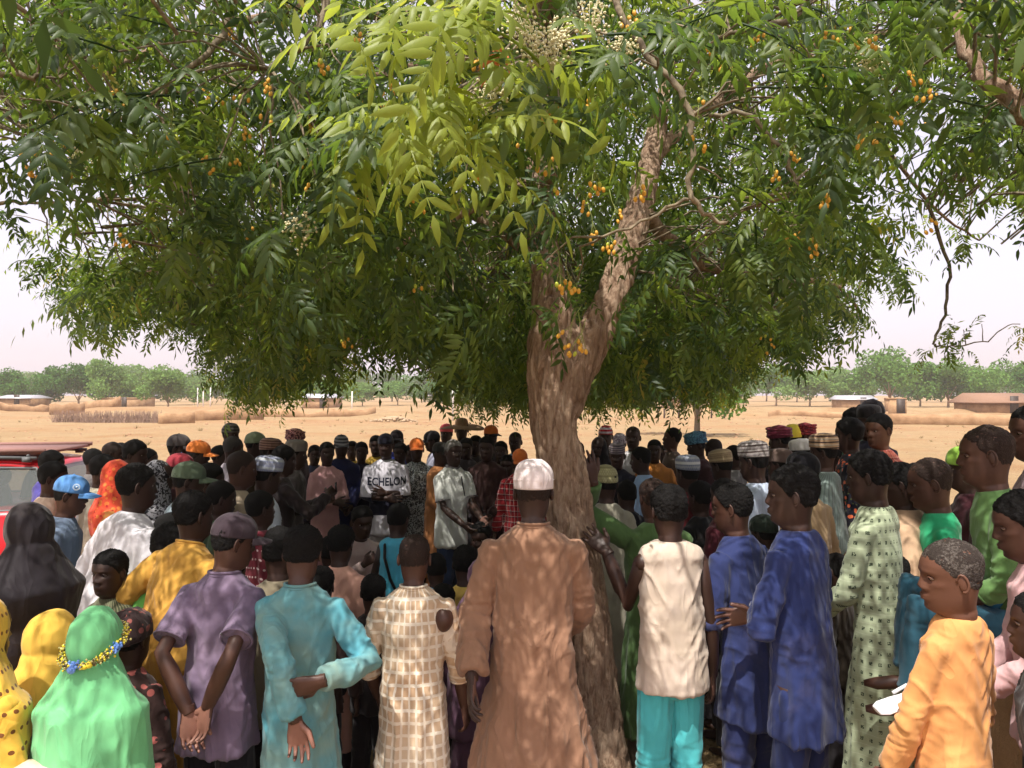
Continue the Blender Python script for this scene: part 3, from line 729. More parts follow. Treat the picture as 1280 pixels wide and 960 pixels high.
        def cbt(me, V, N, mat=legs, s=s, seed=seed, kz=[k[2] for k in knees], calf=calf, rolled=len(top) > 2):
            v1 = 1-np.abs(2*fbm(V*[16, 16, 5]+seed, seed+3, 2)-1); v2 = 1-np.abs(2*fbm(V*[8, 8, 30]+seed, seed+7, 2)-1)
            kk = np.exp(-((V[:, 2]-.5)/.12)**2)+np.exp(-((V[:, 2]-calf)/.09)**2)*(2.2 if rolled else 1)
            V = V+N*((.012*(v1**2-.3))+(.012*kk)*(v2**2-.3))[:, None]
            me.vertices.foreach_set('co', (V*s).astype(np.float32).ravel()); me.materials.clear(); me.materials.append(mat)
            me.polygons.foreach_set('use_smooth', np.ones(len(me.polygons), bool)); me.update(); me.name = 'trousers'
            add_obj('trousers', me, rootm)
        Vt, ft_, _ = t.arrays(); GB.add(Vt, ft_, vox*1.15, 3, 1.0, cbt)
    # head veil
    if hijab:
        h = MB(); hmn, drop, wid = hijab
        hc0 = lambda P: trh(P)
        tb = MB(); tb.ell((0, -.024, .128), (.092, .104, .122), 24, 16); VV, ff, _ = tb.arrays(); h.add(hc0(VV), [tuple(x) for f in ff for x in f])
        aa = np.arange(30)*2*PI/30; rings = []
        def hr(z, rx, ry, yo): return T(np.stack([rx*np.sin(aa), yo+ry*np.cos(aa), np.full(30, z)], 1))
        nkx = hc0(np.array([[0, -.03, .06]]))[0]
        k0 = np.stack([.088*np.sin(aa), .088*np.cos(aa), np.zeros(30)], 1)+nkx
        k1 = np.stack([.118*np.sin(aa), .100*np.cos(aa), np.zeros(30)], 1)+nkx+[0, .0, -.055]
        rings = [k0, k1, hr(1.455, .165, .115, -.01), hr(1.40, .215, .150, 0), hr(1.25, .235*wid, .185*wid, .02), hr(1.05, .25*wid, .20*wid, .02), hr(.85, .27*wid, .215*wid, .02), hr(.6, .30*wid, .235*wid, .02), hr(.35, .33*wid, .26*wid, .02)]
        zs = [9, 8, 1.455, 1.40, 1.25, 1.05, .85, .6, .35]; rings = [r_ for r_, z_ in zip(rings, zs) if z_ >= drop]
        h.loft(rings)
        def cbh(me, V, N, mat=hmn, s=s, seed=seed, nz=neck[2], hz=hz):
            z = V[:, 2]-hz; low = sstep(1.42, .9, z); th = np.arctan2(V[:, 0], -V[:, 1])
            v1 = 1-np.abs(2*fbm(np.stack([V[:, 0]*10, V[:, 1]*10, z*1.6], 1)+seed, seed, 2)-1)
            v2 = 1-np.abs(2*fbm(V*[14, 14, 9]+seed, seed+4, 2)-1)
            V = V+N*((.026*low+.004)*(v1**2.2-.35)+(.008)*(v2**2.2-.3))[:, None]
            me.vertices.foreach_set('co', (V*s).astype(np.float32).ravel()); me.materials.clear(); me.materials.append(mat)
            me.polygons.foreach_set('use_smooth', np.ones(len(me.polygons), bool)); me.update(); me.name = 'hijab'
            add_obj('hijab', me, rootm)
        Vh, fh, _ = h.arrays(); GB.add(Vh, fh, vox, 16, 1.0, cbh)
    rec = dict(root=rootm, T=T, s=s, loc=loc, trh=trh, hat=rootm_hat, ht=ht, HR=HR, hs=hs_, hands=(HRt, HLt), elb=(ER, EL), z0=root[2], Rw=Rw, rt=root, fr=fr)
    if root[2] > .05 or root[2] < -.05: print('ROOTZ', round(float(root[2]), 2), 's', round(float(s), 2), px, py, label[:40])
    PEOPLE.append((rec, px, py, d, s)); return rec
# ------------------------------------------------------------------ the crowd
fb = fabric
WHITE = (222, 216, 212); hairS = hair_mat((44, 31, 26), .6); hairG = hair_mat((120, 116, 112), .85); hairD = hair_mat((52, 44, 40), .8, .55)
dk = fb((42, 38, 42)); denim = fb((48, 62, 92)); brn = fb((84, 62, 48)); blk = fb((24, 23, 28)); navy = fb((34, 38, 78))
P = person
# --- nearest row, seen from behind
robe = fb((152, 113, 88), 'plain', worn=.22, bump=.3)
man = P(667, 573, 3.12, 'man in a long brown robe and white cap standing against the neem trunk', ('kaf', robe), dk, ('white', fb((235, 220, 220), worn=.12, bump=.35)),
  face=-4, lean=2, hpitch=6, hem=.24, w=1.10, flare=2.9, hair=.002, hairc=hairS, l=('px', 590, 846, 2.92, 588, 740, 3.2), r=((.10, .28, 1.0), (.35, 0, .9)), gamp=1.15, collar=robe)
teal = fb((78, 152, 166), 'stain', (128, 156, 144), worn=.3)
P(381, 655, 2.9, 'youth in a dusty teal tunic with one hand clasping his other arm behind', ('kaf', teal), dk, face=2, lean=1, hpitch=14, hem=.30, hair=.010, w=.98, skin='m',
  l=('px', 371, 898, 2.62, 345, 800, 2.72), lhand=('relax', (.12, .05, -1), (0.1, -1, -.1)), r=('px', 400, 850, 2.60, 448, 835, 2.74), rhand=('relax', (-1, -.05, -.25), (.1, 1, .2)), collar=teal)
chk = fb((206, 182, 152), 'stainchecks', (236, 224, 204), (196, 150, 106), worn=.3)
P(519, 667, 3.1, 'shaven boy in a torn cream windowpane check tunic with tan stains', ('kaf', chk), dk, face=0, lean=1, hpitch=8, hem=.22, hair=.0015, hairc=hairS, w=1.0, skin='m', hs=1.0, bare=True,
  l=((-.20, .16, .92), (-.5, -.1, 1.0)), r=((.25, .10, .86), (.5, -.3, 1.1)), sleeve='rolled', collar=chk)
cream = fb((208, 190, 174), 'stain', (190, 172, 152), worn=.2)
P(835, 604, 3.2, 'boy in a sleeveless cream shirt and turquoise trousers pressing the trunk with one hand', ('vest', cream, .36), fb((70, 190, 196), worn=.25), face=8, lean=1, hpitch=4, hair=.008, w=.98, hem=.86,
  l=('px', 757, 688, 3.36, 788, 770, 3.3), lhand=('flat', (-.55, .5, .55), (-.3, 1, .1)), r=((.22, .06, .84), (.5, -.4, 1.1)), sleeve='none')
blue1 = fb((42, 54, 104), worn=.35, bump=.3)
P(990, 579, 2.9, 'tall young man in a blue kaftan with folded arms, nearer of the two in blue', ('kaf', blue1), fb((38, 50, 96)), face=38, hyaw=-32, lean=2, hem=.74, hair=.007, pose='crossed', w=.86)
blue2 = fb((44, 54, 100), worn=.35)
P(913, 602, 3.35, 'young man in faded blue kaftan leaning in behind the taller one in blue', ('kaf', blue2), fb((38, 46, 88)), face=38, hyaw=-22, lean=7, hem=.68, hair=.006, pose='crossed', w=.98, skin='m')
sq = fb((172, 184, 150), 'squares', (72, 84, 66), (206, 212, 184), worn=.2)
P(1083, 561, 3.25, 'slim boy in a pale green tunic printed with small dark squares', ('kaf', sq), sq, face=42, hyaw=-10, lean=2, hem=.35, hair=.007, w=.84, scale=.98, pose='front', flare=.8)
orange = fb((224, 158, 88), 'stain', (212, 142, 78), worn=.12)
P(1184, 673, 2.12, 'small boy with dusty cropped hair in an orange tunic, nearest at right', ('kaf', orange), brn, face=24, hyaw=-55, lean=-2, hpitch=6, hem=.34, hair=.002, hairc=hairD, skin='l', scale=.80, hs=1.12, w=.78,
  l=((-.14, .17, .84), (-.35, -.1, 1.1)), r=((.24, .12, .86), (.45, -.2, 1.1)), headtilt=-3)
purple = fb((104, 88, 112), 'stain', (132, 112, 136), worn=.35)
P(297, 640, 2.95, 'youth in faded purple polo shirt and dark cap with hands clasped behind', ('polo', purple), blk, ('cap', fb((66, 54, 62)), None), face=-12, hyaw=38, lean=4, hpitch=10, hair=.004, skin='m', w=1.0, hem=.78,
  l=('px', 238, 888, 2.72, 222, 770, 2.85), r=('px', 262, 880, 2.72, 300, 790, 2.75), lhand=('relax', (.15, -.1, -1), (.6, -.7, 0)), rhand=('relax', (-.2, -.1, -1), (-.5, -.7, 0)), collar=purple)
mus = fb((214, 160, 58), 'stain', (196, 140, 50), worn=.3)
P(243, 612, 3.35, 'man in a mustard yellow kaftan leaning forward', ('kaf', mus), mus, face=-28, hyaw=8, lean=16, hem=.30, hair=.006, w=1.1, l=((-.32, .16, .98), (-.6, -.2, 1.0)), r=((.2, .3, .95), (.5, -.2, .9)), collar=mus)
P(226, 652, 3.6, 'man in a bright green shirt bending forward beside the mustard kaftan', ('shirt', fb((120, 206, 92))), dk, face=-60, lean=30, hpitch=20, hair=.006, w=1.08, scale=.95)
P(139, 686, 3.35, 'boy in an olive shirt turning round to look at the camera', ('shirt', fb((78, 84, 62), 'vstripes', (130, 128, 100))), dk, face=150, hyaw=-15, lean=0, hpitch=2, hair=.006, skin='d', hs=1.12)
wt = fb((200, 196, 202), worn=.12)
P(172, 578, 3.75, 'big man in a loose white tunic leaning in at left', ('kaf', wt), dk, face=-38, hyaw=14, lean=14, hem=.5, hair=.006, w=1.2, l=((-.30, .1, .9), (-.6, -.2, 1.0)), r=((.2, .3, .95), (.5, -.2, .9)))
P(33, 628, 2.95, 'woman wrapped in a black veil at the left edge', ('cloak', blk), None, face=62, lean=3, hijab=(fb((40, 35, 40), worn=.2, rough=.6), .35, .74), hs=1.0)
gv = fb((112, 196, 132), worn=.12)
gh_ = P(127, 757, 2.5, 'girl in a bright green veil with a beaded band round her head', ('cloak', gv), None, face=-4, lean=2, hijab=(gv, .35, .92), scale=.84, hs=1.08, hpitch=8)
yv = fb((238, 190, 64), worn=.15)
P(78, 762, 2.78, 'girl in a plain yellow veil half hidden by the green veil', ('cloak', fb((150, 60, 52), 'floral', (196, 170, 110), (60, 40, 36))), None, face=-50, lean=8, hijab=(yv, 1.1, .8), scale=.80, hs=1.08, hpitch=14)
P(-22, 742, 2.45, 'woman in a yellow dress dotted with dark eyelets, cut by the left edge', ('cloak', fb((232, 178, 50), 'dots', (120, 70, 30), f=.85)), None, face=-20, lean=4, hijab=(fb((232, 178, 50), 'dots', (120, 70, 30), f=.85), .8, .9), scale=.9)
P(166, 758, 2.95, 'girl in a brown wrap with a red patterned bow behind the green veil', ('cloak', fb((64, 46, 44), 'floral', (170, 90, 84), (50, 34, 34))), None, ('wrap', fb((60, 44, 44), 'floral', (150, 84, 76), (40, 30, 30))), face=-15, lean=4, hair=.004, scale=.80, hs=1.1)
# --- left side, towards the red car
P(93, 593, 4.2, 'man in a light blue cap with a round badge and grey-blue shirt', ('shirt', fb((112, 130, 156), 'plain')), dk, ('cap', fb((84, 142, 208), worn=.1), None), face=-72, lean=8, hair=.004, hpitch=10, skin='m')
BLUECAP = PEOPLE[-1][0]
P(70, 576, 4.9, 'woman with short braided hair in a cream top', ('shirt', fb((226, 196, 176))), dk, face=-70, lean=6, hair=.010, hpitch=8)
P(68, 562, 5.6, 'man in a violet-blue shirt directly in front of the red car', ('shirt', fb((84, 76, 160))), dk, face=-60, hair=.007)
P(132, 567, 5.2, 'man with a cream shirt and tan shawl behind the blue cap', ('shirt', fb((222, 216, 196), 'stain', (160, 140, 104))), dk, face=-62, lean=8, hair=.007)
P(143, 552, 6.3, 'bald dark man behind the red headscarf, left one of two', ('shirt', fb((70, 66, 70))), dk, face=-70, hair=.0015, hairc=hairS)
P(153, 553, 6.9, 'man just behind the bald one left of the dark print scarf', ('shirt', fb((96, 84, 70))), dk, face=-75, hair=.003)
P(171, 549, 5.9, 'man with thick black hair looking right, above the white tunic', ('shirt', fb((54, 50, 58))), dk, face=-88, hair=.012, hpitch=6)
P(152, 574, 4.75, 'woman in a red-orange headscarf and ochre wrap', ('cloak', fb((214, 140, 66), 'floral', (226, 96, 44), (170, 90, 60))), None, face=-70, lean=6, hijab=(fb((232, 76, 40), 'floral', (244, 130, 50), (200, 40, 40)), 1.25, .75))
P(201, 574, 5.0, 'woman in a black and white printed headscarf', ('cloak', fb((40, 40, 46), 'print', (170, 170, 176))), None, face=-65, lean=5, hijab=(fb((38, 38, 44), 'print', (150, 150, 158)), 1.2, .8))
P(224, 542, 6.3, 'man in a dark grey cap looking right at the rear left', ('shirt', fb((66, 60, 58))), dk, ('cap', fb((74, 68, 68)), None), face=-84, hair=.004)
P(250, 550, 6.1, 'man in a bright orange cap at the rear left', ('shirt', fb((60, 62, 76))), dk, ('cap', fb((244, 132, 44), worn=.1), None), face=-80, hair=.004)
P(227, 566, 5.2, 'man in a red and blue cap behind the green cap', ('shirt', fb((84, 52, 56))), dk, ('cap', fb((150, 44, 56)), fb((90, 128, 196))), face=-72, hair=.004)
P(238, 576, 4.4, 'man in an olive green cap and pale blue shirt', ('shirt', fb((150, 168, 178))), dk, ('cap', fb((96, 112, 90)), None), face=-66, lean=12, hair=.004)
P(266, 578, 4.75, 'dark-haired boy squeezed behind the olive cap', ('shirt', fb((50, 44, 46))), dk, face=-70, hair=.007)
P(304, 563, 4.6, 'bald man in a beige tunic', ('kaf', fb((190, 170, 146))), dk, face=-60, lean=5, hair=.0012, hairc=hairS, skin='m')
P(338, 569, 4.75, 'man in an embroidered white and blue brimless cap, left side', ('kaf', fb((196, 204, 216))), dk, ('kufi', fb((206, 206, 206), 'zigzag', (70, 96, 168), (190, 196, 204), f=1.4)), face=-50, hair=.004)
P(289, 528, 7.9, 'tall man in a striped knitted cap standing above the others at left', ('shirt', fb((206, 202, 200))), dk, ('knit', fb((100, 96, 92), 'hstripes', (62, 58, 60))), face=-105, hair=.003)
P(293, 545, 6.7, 'man with cropped greying hair below the striped knitted cap', ('shirt', fb((170, 160, 168))), dk, face=-60, hair=.003, hairc=hair_mat((70, 66, 64)))
P(320, 539, 7.0, 'man in a pale green knitted cap', ('shirt', fb((74, 58, 48))), dk, ('knit', fb((128, 140, 110))), face=-70, hair=.004)
P(339, 547, 6.5, 'man in a tan and brown striped brimless cap', ('kaf', fb((90, 72, 60))), dk, ('kufi', fb((150, 116, 100), 'hstripes', (96, 66, 58), f=1.5)), face=-78, hair=.004)
PH = P(357, 556, 5.7, 'man in dark clothes holding up a phone', ('shirt', fb((50, 40, 42))), dk, face=-62, hair=.008, r=((.10, .36, 1.36), (.5, .0, 1.0)), l=((-.02, .36, 1.30), (-.4, .1, .9)), lhand='grip', rhand='grip')
P(371, 549, 6.3, 'man in a grey brimless cap behind the phone holder', ('shirt', fb((80, 72, 70))), dk, ('kufi', fb((128, 120, 112))), face=-80, hair=.004)
P(370, 535, 7.6, 'woman in a pink patterned headwrap at the back', ('shirt', fb((90, 76, 84))), dk, ('turban', fb((214, 150, 140), 'print', (90, 44, 52))), face=-120, hair=.004)
P(394, 556, 8.0, 'small youth with black hair between pink kaftan and phone', ('shirt', fb((60, 62, 84))), dk, face=-150, hair=.006)
P(409, 552, 7.2, 'young man in a pink kaftan with folded arms', ('kaf', fb((214, 158, 160), 'stain', (226, 176, 176), worn=.2)), fb((200, 150, 150)), face=-140, hyaw=14, hair=.006, pose='crossed', hem=.42, w=.96)
P(427, 543, 7.6, 'man in a striped peaked cap and navy kaftan', ('kaf', navy), navy, ('cap', fb((150, 148, 150), 'hstripes', (70, 68, 74)), None), face=-160, hair=.004, pose='front')
P(440, 551, 8.4, 'youth in a yellow shirt behind the navy kaftan', ('shirt', fb((226, 190, 60))), dk, face=-170, hair=.006)
P(452, 552, 7.9, 'youth in a dark shirt left of the sweater', ('shirt', fb((44, 40, 60))), dk, face=-165, hair=.007)
P(470, 544, 8.1, 'man in a yellow shirt behind the sweater', ('shirt', fb((214, 174, 66))), dk, face=-176, hair=.004)
SW = P(482, 541, 7.15, 'man in white and navy sweater lettered across the chest, arms folded', ('shirt', fb((206, 202, 212), 'band', (38, 38, 56), f=1.0)), fb((168, 160, 162)), ('knit', fb((30, 30, 44))), face=-165, hyaw=16, hair=.003, pose='crossed', sleeve='rolled', w=1.12, hem=.74, gamp=.5)
P(496, 537, 8.3, 'man in a dark badged cap and blue shirt behind the sweater', ('shirt', fb((44, 58, 140))), dk, ('cap', fb((52, 46, 50)), None), face=-172, hair=.004)
P(500, 553, 7.7, 'smiling youth peering over the shoulder of the sweater', ('shirt', fb((70, 70, 96))), dk, face=168, hair=.006)
P(521, 547, 7.5, 'man in an orange cap and black and white leaf print shirt', ('kaf', fb((62, 64, 68), 'print', (176, 182, 182), f=1.3)), dk, ('cap', fb((250, 128, 40), worn=.1), None), face=-172, hair=.004, w=1.02)
P(539, 538, 8.3, 'man in a dark cap turned left behind the orange cap', ('shirt', fb((150, 150, 170))), dk, ('cap', fb((46, 44, 48)), None), face=100, hair=.004)
P(551, 552, 7.3, 'man in an orange-brown kaftan left of the white polo', ('kaf', fb((206, 136, 82))), fb((190, 120, 70)), ('cap', fb((52, 50, 48)), None), face=-120, hair=.004, pose='front')
polo = fb((210, 212, 204), worn=.12)
PO = P(567, 549, 6.55, 'speaker in a white polo shirt and jeans with greying hair', ('polo', polo), denim, face=-140, hyaw=10, hair=.005, hairc=hairG, pose='talk', w=1.04, hem=.76, collar=fb((120, 116, 116)), gamp=.8)
P(558, 529, 9.2, 'person in a pink-red head covering behind the straw hat', ('shirt', fb((60, 56, 60))), dk, ('knit', fb((244, 92, 104), worn=.1)), face=150, hair=.003)
P(577, 522, 8.6, 'man in a wide brown straw hat and dark clothes', ('shirt', fb((52, 46, 50), w=.0) if False else fb((52, 46, 50))), dk, ('straw', simple('straw', (150, 120, 92), .9, nscale=120, bump=.5), None), face=180, hair=.004, w=1.2)
P(583, 547, 8.0, 'dark bareheaded man below the straw hat', ('shirt', fb((66, 60, 64))), dk, face=170, hair=.006)
P(594, 544, 8.2, 'man with short hair between the straw hat and the brown kaftan', ('shirt', fb((70, 62, 58))), dk, face=160, hair=.005)
BR = P(608, 545, 7.0, 'man in a dark brown kaftan facing the camera, right of the polo', ('kaf', fb((62, 40, 38))), fb((56, 38, 36)), face=172, hair=.004, pose='front', w=1.02)
P(614, 531, 8.7, 'man in an orange and black peaked cap', ('shirt', fb((64, 56, 54))), dk, ('cap', fb((244, 126, 42)), blk), face=-140, hair=.004)
P(626, 551, 7.7, 'youth in olive shirt beside the brown kaftan', ('shirt', fb((92, 84, 66))), dk, face=170, hair=.006)
P(644, 540, 8.2, 'bald man in a light blue shirt left of the trunk', ('shirt', fb((148, 176, 206))), dk, face=165, hair=.0012, hairc=hairS)
P(650, 561, 6.8, 'youth in an orange cap and red plaid shirt half behind the white cap', ('kaf', fb((176, 38, 46), 'plaid', (92, 30, 50), (222, 200, 190))), dk, ('cap', fb((246, 124, 38)), None), face=-178, hair=.004)
P(634, 568, 7.2, 'youth in royal blue shirt behind the red plaid', ('shirt', fb((36, 62, 140))), dk, face=165, hair=.006)
# --- seated and crouching in the middle
SE = P(454, 632, 6.1, 'man in a pale pink shirt crouching with a brown folder', ('shirt', fb((206, 176, 172), 'stain', (224, 210, 208))), dk, face=-150, hair=.006, scale=.96, seated=.36, pose='chin', lean=16, hpitch=12)
P(600, 652, 6.3, 'dark figure crouching behind the jeans of the speaker', ('shirt', fb((36, 36, 48))), blk, face=160, hair=.006, scale=.96, seated=.34, pose='front', lean=18, hpitch=10)
P(428, 655, 3.95, 'youth in a salmon tunic with back turned behind the teal tunic', ('kaf', fb((226, 170, 150))), dk, face=-10, hair=.008, hpitch=8, w=1.0)
P(500, 628, 4.7, 'boy in a cyan vest with a dark shoulder strap', ('vest', fb((70, 180, 214))), dk, face=-20, hair=.009, hpitch=10, w=.95, sleeve='none')
STR = PEOPLE[-1][0]
P(583, 680, 3.95, 'black-haired child in yellow in front of the polo', ('shirt', fb((226, 190, 90))), dk, face=-10, hair=.008)
P(603, 697, 3.65, 'girl in a mauve veil beside the brown robe', ('cloak', fb((120, 84, 108))), None, face=-20, hijab=(fb((120, 84, 108)), .6, .85), hs=1.08)
P(352, 657, 3.3, 'boy in an olive grey jacket tucked behind the teal tunic', ('shirt', fb((122, 112, 92))), dk, face=0, hair=.008, hpitch=8)
P(326, 612, 4.15, 'boy in a maroon shirt with white polka dots', ('shirt', fb((120, 40, 54), 'dots', (216, 190, 190), f=1.0)), dk, face=-45, hair=.007)
P(280, 600, 4.3, 'dark boy between the olive cap and the maroon dots', ('shirt', fb((64, 84, 60))), dk, face=-60, hair=.006)
P(545, 690, 4.3, 'child with back turned between check tunic and speaker', ('shirt', fb((62, 150, 190))), dk, face=10, hair=.008)
P(415, 668, 4.4, 'small boy in a lime shirt between teal and salmon tunics', ('shirt', fb((130, 190, 60))), dk, face=-12, hair=.007)
# --- right of the trunk
GR = P(815, 597, 3.9, 'bald man in a green kaftan reaching his arm to the trunk', ('kaf', fb((86, 116, 66))), fb((110, 96, 80)), face=14, lean=3, hair=.0012, hairc=hairS, hem=.36, w=1.12, skin='m',
  l=('px', 741, 600, 3.74, 752, 690, 4.0), lhand=('flat', (-.25, -.15, 1), (-.4, 1, .1)), r=((.24, .1, .86), (.5, -.3, 1.1)))
P(757, 580, 4.65, 'person in a straw-coloured knitted cap and grey-beige tunic', ('kaf', fb((164, 158, 140))), dk, ('knit', fb((172, 164, 118), 'lattice', (196, 190, 146), (150, 144, 100))), face=14, hair=.004, w=.95)
P(748, 545, 7.4, 'woman in a black hood right beside the trunk', ('cloak', blk), None, face=150, hijab=(fb((26, 24, 30)), 1.25, .8))
P(757, 531, 8.0, 'man in a red and white knitted cap', ('shirt', fb((44, 44, 50))), dk, ('knit', fb((190, 44, 54), 'hstripes', (206, 190, 196), f=.8)), face=170, hair=.004)
P(771, 553, 6.8, 'man in a grey striped brimless cap and black kaftan', ('kaf', fb((28, 28, 40))), blk, ('kufi', fb((150, 136, 140), 'hstripes', (88, 78, 88), f=1.6)), face=165, hair=.004)
P(774, 541, 8.4, 'person in a pale printed scarf behind the grey striped cap', ('shirt', fb((200, 190, 196))), dk, ('wrap', fb((206, 200, 206), 'print', (130, 110, 130))), face=160, hair=.004)
P(791, 533, 7.6, 'tall bald man in a white shirt', ('shirt', fb((214, 210, 212))), dk, face=160, hair=.0012, hairc=hairS)
P(799, 558, 6.2, 'boy in a sky blue kaftan looking left', ('kaf', fb((150, 180, 222), worn=.15)), fb((140, 170, 210)), face=72, hair=.005, w=.95)
P(818, 549, 7.4, 'boy in an orange shirt behind the sky blue kaftan', ('shirt', fb((214, 136, 58))), dk, face=165, hair=.006)
P(842, 534, 7.7, 'man with short hair gazing left above the others', ('shirt', fb((92, 76, 66))), dk, face=84, hair=.004, hpitch=-6, skin='m')
P(868, 539, 7.0, 'woman in a blue knotted headwrap', ('shirt', fb((70, 44, 50))), dk, ('turban', fb((96, 150, 176), 'print', (60, 96, 124))), face=100, hair=.004, hpitch=10)
P(888, 549, 7.2, 'bald man in a white shirt looking down behind the lattice cap', ('shirt', fb((204, 204, 206))), dk, face=90, hair=.0012, hairc=hairS, hpitch=20)
P(859, 568, 5.1, 'man in a tall silver cap with a blue zigzag band', ('kaf', fb((110, 34, 44))), dk, ('kufi', fb((196, 200, 200), 'zigzag', (40, 56, 120), (214, 214, 214), f=1.2)), face=30, hair=.004, w=1.05)
P(899, 561, 5.6, 'man in a tan brimless cap with a dark lattice', ('kaf', fb((88, 70, 66))), dk, ('kufi', fb((176, 152, 116), 'lattice', (88, 70, 54), (190, 168, 130))), face=42, hair=.004, hpitch=10)
P(940, 550, 4.75, 'tall man in a striped grey cap and pale blue kaftan', ('kaf', fb((178, 190, 212), worn=.2)), dk, ('kufi', fb((176, 168, 164), 'hstripes', (92, 76, 74), (150, 140, 140), f=1.7)), face=48, hair=.004, w=1.05, hpitch=6)
P(973, 531, 6.7, 'woman in a shiny maroon headwrap', ('shirt', fb((90, 40, 56))), dk, ('turban', fb((118, 36, 58), worn=.2, rough=.5)), face=60, hair=.004, w=1.1)
P(992, 530, 7.6, 'bent figure in a yellow scarf at the back', ('shirt', fb((226, 204, 60))), dk, ('wrap', fb((236, 212, 50), worn=.1)), face=-60, hair=.004, lean=20)
P(1006, 528, 7.6, 'woman in a red patterned headwrap at the back', ('shirt', fb((212, 150, 120))), dk, ('turban', fb((176, 62, 66), 'print', (110, 30, 50))), face=-100, hair=.004)
P(999, 548, 6.4, 'man in a plain white brimless cap, right side', ('shirt', fb((120, 116, 110))), dk, ('kufi', fb((232, 226, 222), worn=.08)), face=50, hair=.004)
P(974, 560, 5.5, 'man in a plain brown felt cap', ('shirt', fb((84, 72, 70))), dk, ('kufi', fb((112, 92, 84))), face=52, hair=.004)
P(1029, 541, 5.3, 'man in a brown and cream striped cap and grey-green kaftan', ('kaf', fb((128, 144, 138), 'vstripes', (104, 118, 114))), dk, ('kufi', fb((188, 152, 116), 'hstripes', (70, 52, 50), (206, 186, 160), f=1.6)), face=58, hair=.004)
P(1003, 563, 4.2, 'man in a black cap and tan shirt behind the tall blue kaftan', ('shirt', fb((176, 146, 106))), fb((150, 126, 96)), ('knit', blk), face=40, hair=.004, w=1.1)
P(903, 597, 4.5, 'dark-haired man in a maroon shirt behind the faded blue kaftan', ('shirt', fb((84, 34, 44))), dk, face=40, hair=.006)
P(952, 642, 4.2, 'child in a dark green cap between the two blue kaftans', ('shirt', fb((170, 176, 190))), dk, ('knit', fb((40, 50, 42))), face=35, hair=.004)
# --- raised group at the far right
P(1097, 516, 5.4, 'girl in an orange-red checked shirt looking left', ('shirt', fb((206, 106, 84), 'plaid', (150, 56, 52), (230, 170, 150))), dk, face=100, hyaw=-14, hair=.006, w=.95, skin='l')
P(1092, 499, 6.5, 'person in a dark hood, highest of the raised group', ('shirt', fb((34, 36, 70))), dk, ('wrap', fb((34, 30, 36))), face=-150, hair=.004)
P(1086, 505, 6.0, 'man in a black brimless cap below the highest hood', ('shirt', fb((38, 40, 60))), dk, ('kufi', fb((28, 26, 30))), face=120, hair=.004)
P(1066, 509, 6.3, 'youth with rounded black hair at the left of the raised group', ('shirt', fb((120, 180, 150))), dk, face=70, hair=.012)
P(1060, 521, 5.7, 'girl in an orange and black print with dark braids', ('shirt', fb((30, 30, 44), 'floral', (236, 110, 60), (90, 100, 60))), dk, face=60, hair=.014)
P(1120, 577, 3.85, 'boy in a cream and brown shirt behind the squares tunic', ('shirt', fb((206, 170, 136), 'stain', (110, 84, 66))), dk, face=60, hair=.006)
P(1157, 572, 3.7, 'bald boy in an emerald green shirt', ('shirt', fb((34, 166, 112), worn=.15)), brn, face=70, hair=.0015, hairc=hairS, skin='m', w=.9, hs=1.12)
P(1141, 578, 5.0, 'bald boy far behind the emerald shirt', ('shirt', fb((120, 110, 100))), dk, face=60, hair=.0015, hairc=hairS)
P(1205, 556, 4.1, 'person in a lime cap and dark maroon shawl', ('cloak', fb((66, 30, 38))), None, ('knit', fb((150, 196, 70), worn=.1)), face=70, hair=.004)
GB_ = P(1231, 531, 2.72, 'bald boy in a green shirt and teal trousers sitting on the mud wall', ('shirt', fb((98, 136, 76))), fb((44, 92, 112)), face=66, hair=.0015, hairc=hairS, skin='m', seated=.42, scale=.84, lean=10, pose='front', sleeve='rolled', hs=1.14, w=.88)
P(1290, 503, 2.85, 'man in a pinkish grey pinstriped shirt sitting behind the green-shirted boy', ('shirt', fb((176, 150, 156), 'vstripes', (150, 122, 130))), fb((26, 92, 122)), face=75, hair=.004, skin='m', seated=.42, scale=.95, lean=12, r=((.0, .40, .95), (.4, .1, .9)), l=((-.2, .42, .95), (-.5, .1, .9)))
P(1268, 612, 2.35, 'boy in a pale pink shirt with lowered face at the right edge', ('shirt', fb((214, 170, 172))), dk, face=68, hair=.006, skin='m', scale=.80, hs=1.14, w=.86, hpitch=14, pose='front')
P(1300, 735, 2.0, 'child in charcoal clothes crouching at the bottom right edge', ('shirt', fb((66, 66, 70))), fb((60, 60, 64)), face=60, hair=.006, scale=.8, lean=10)
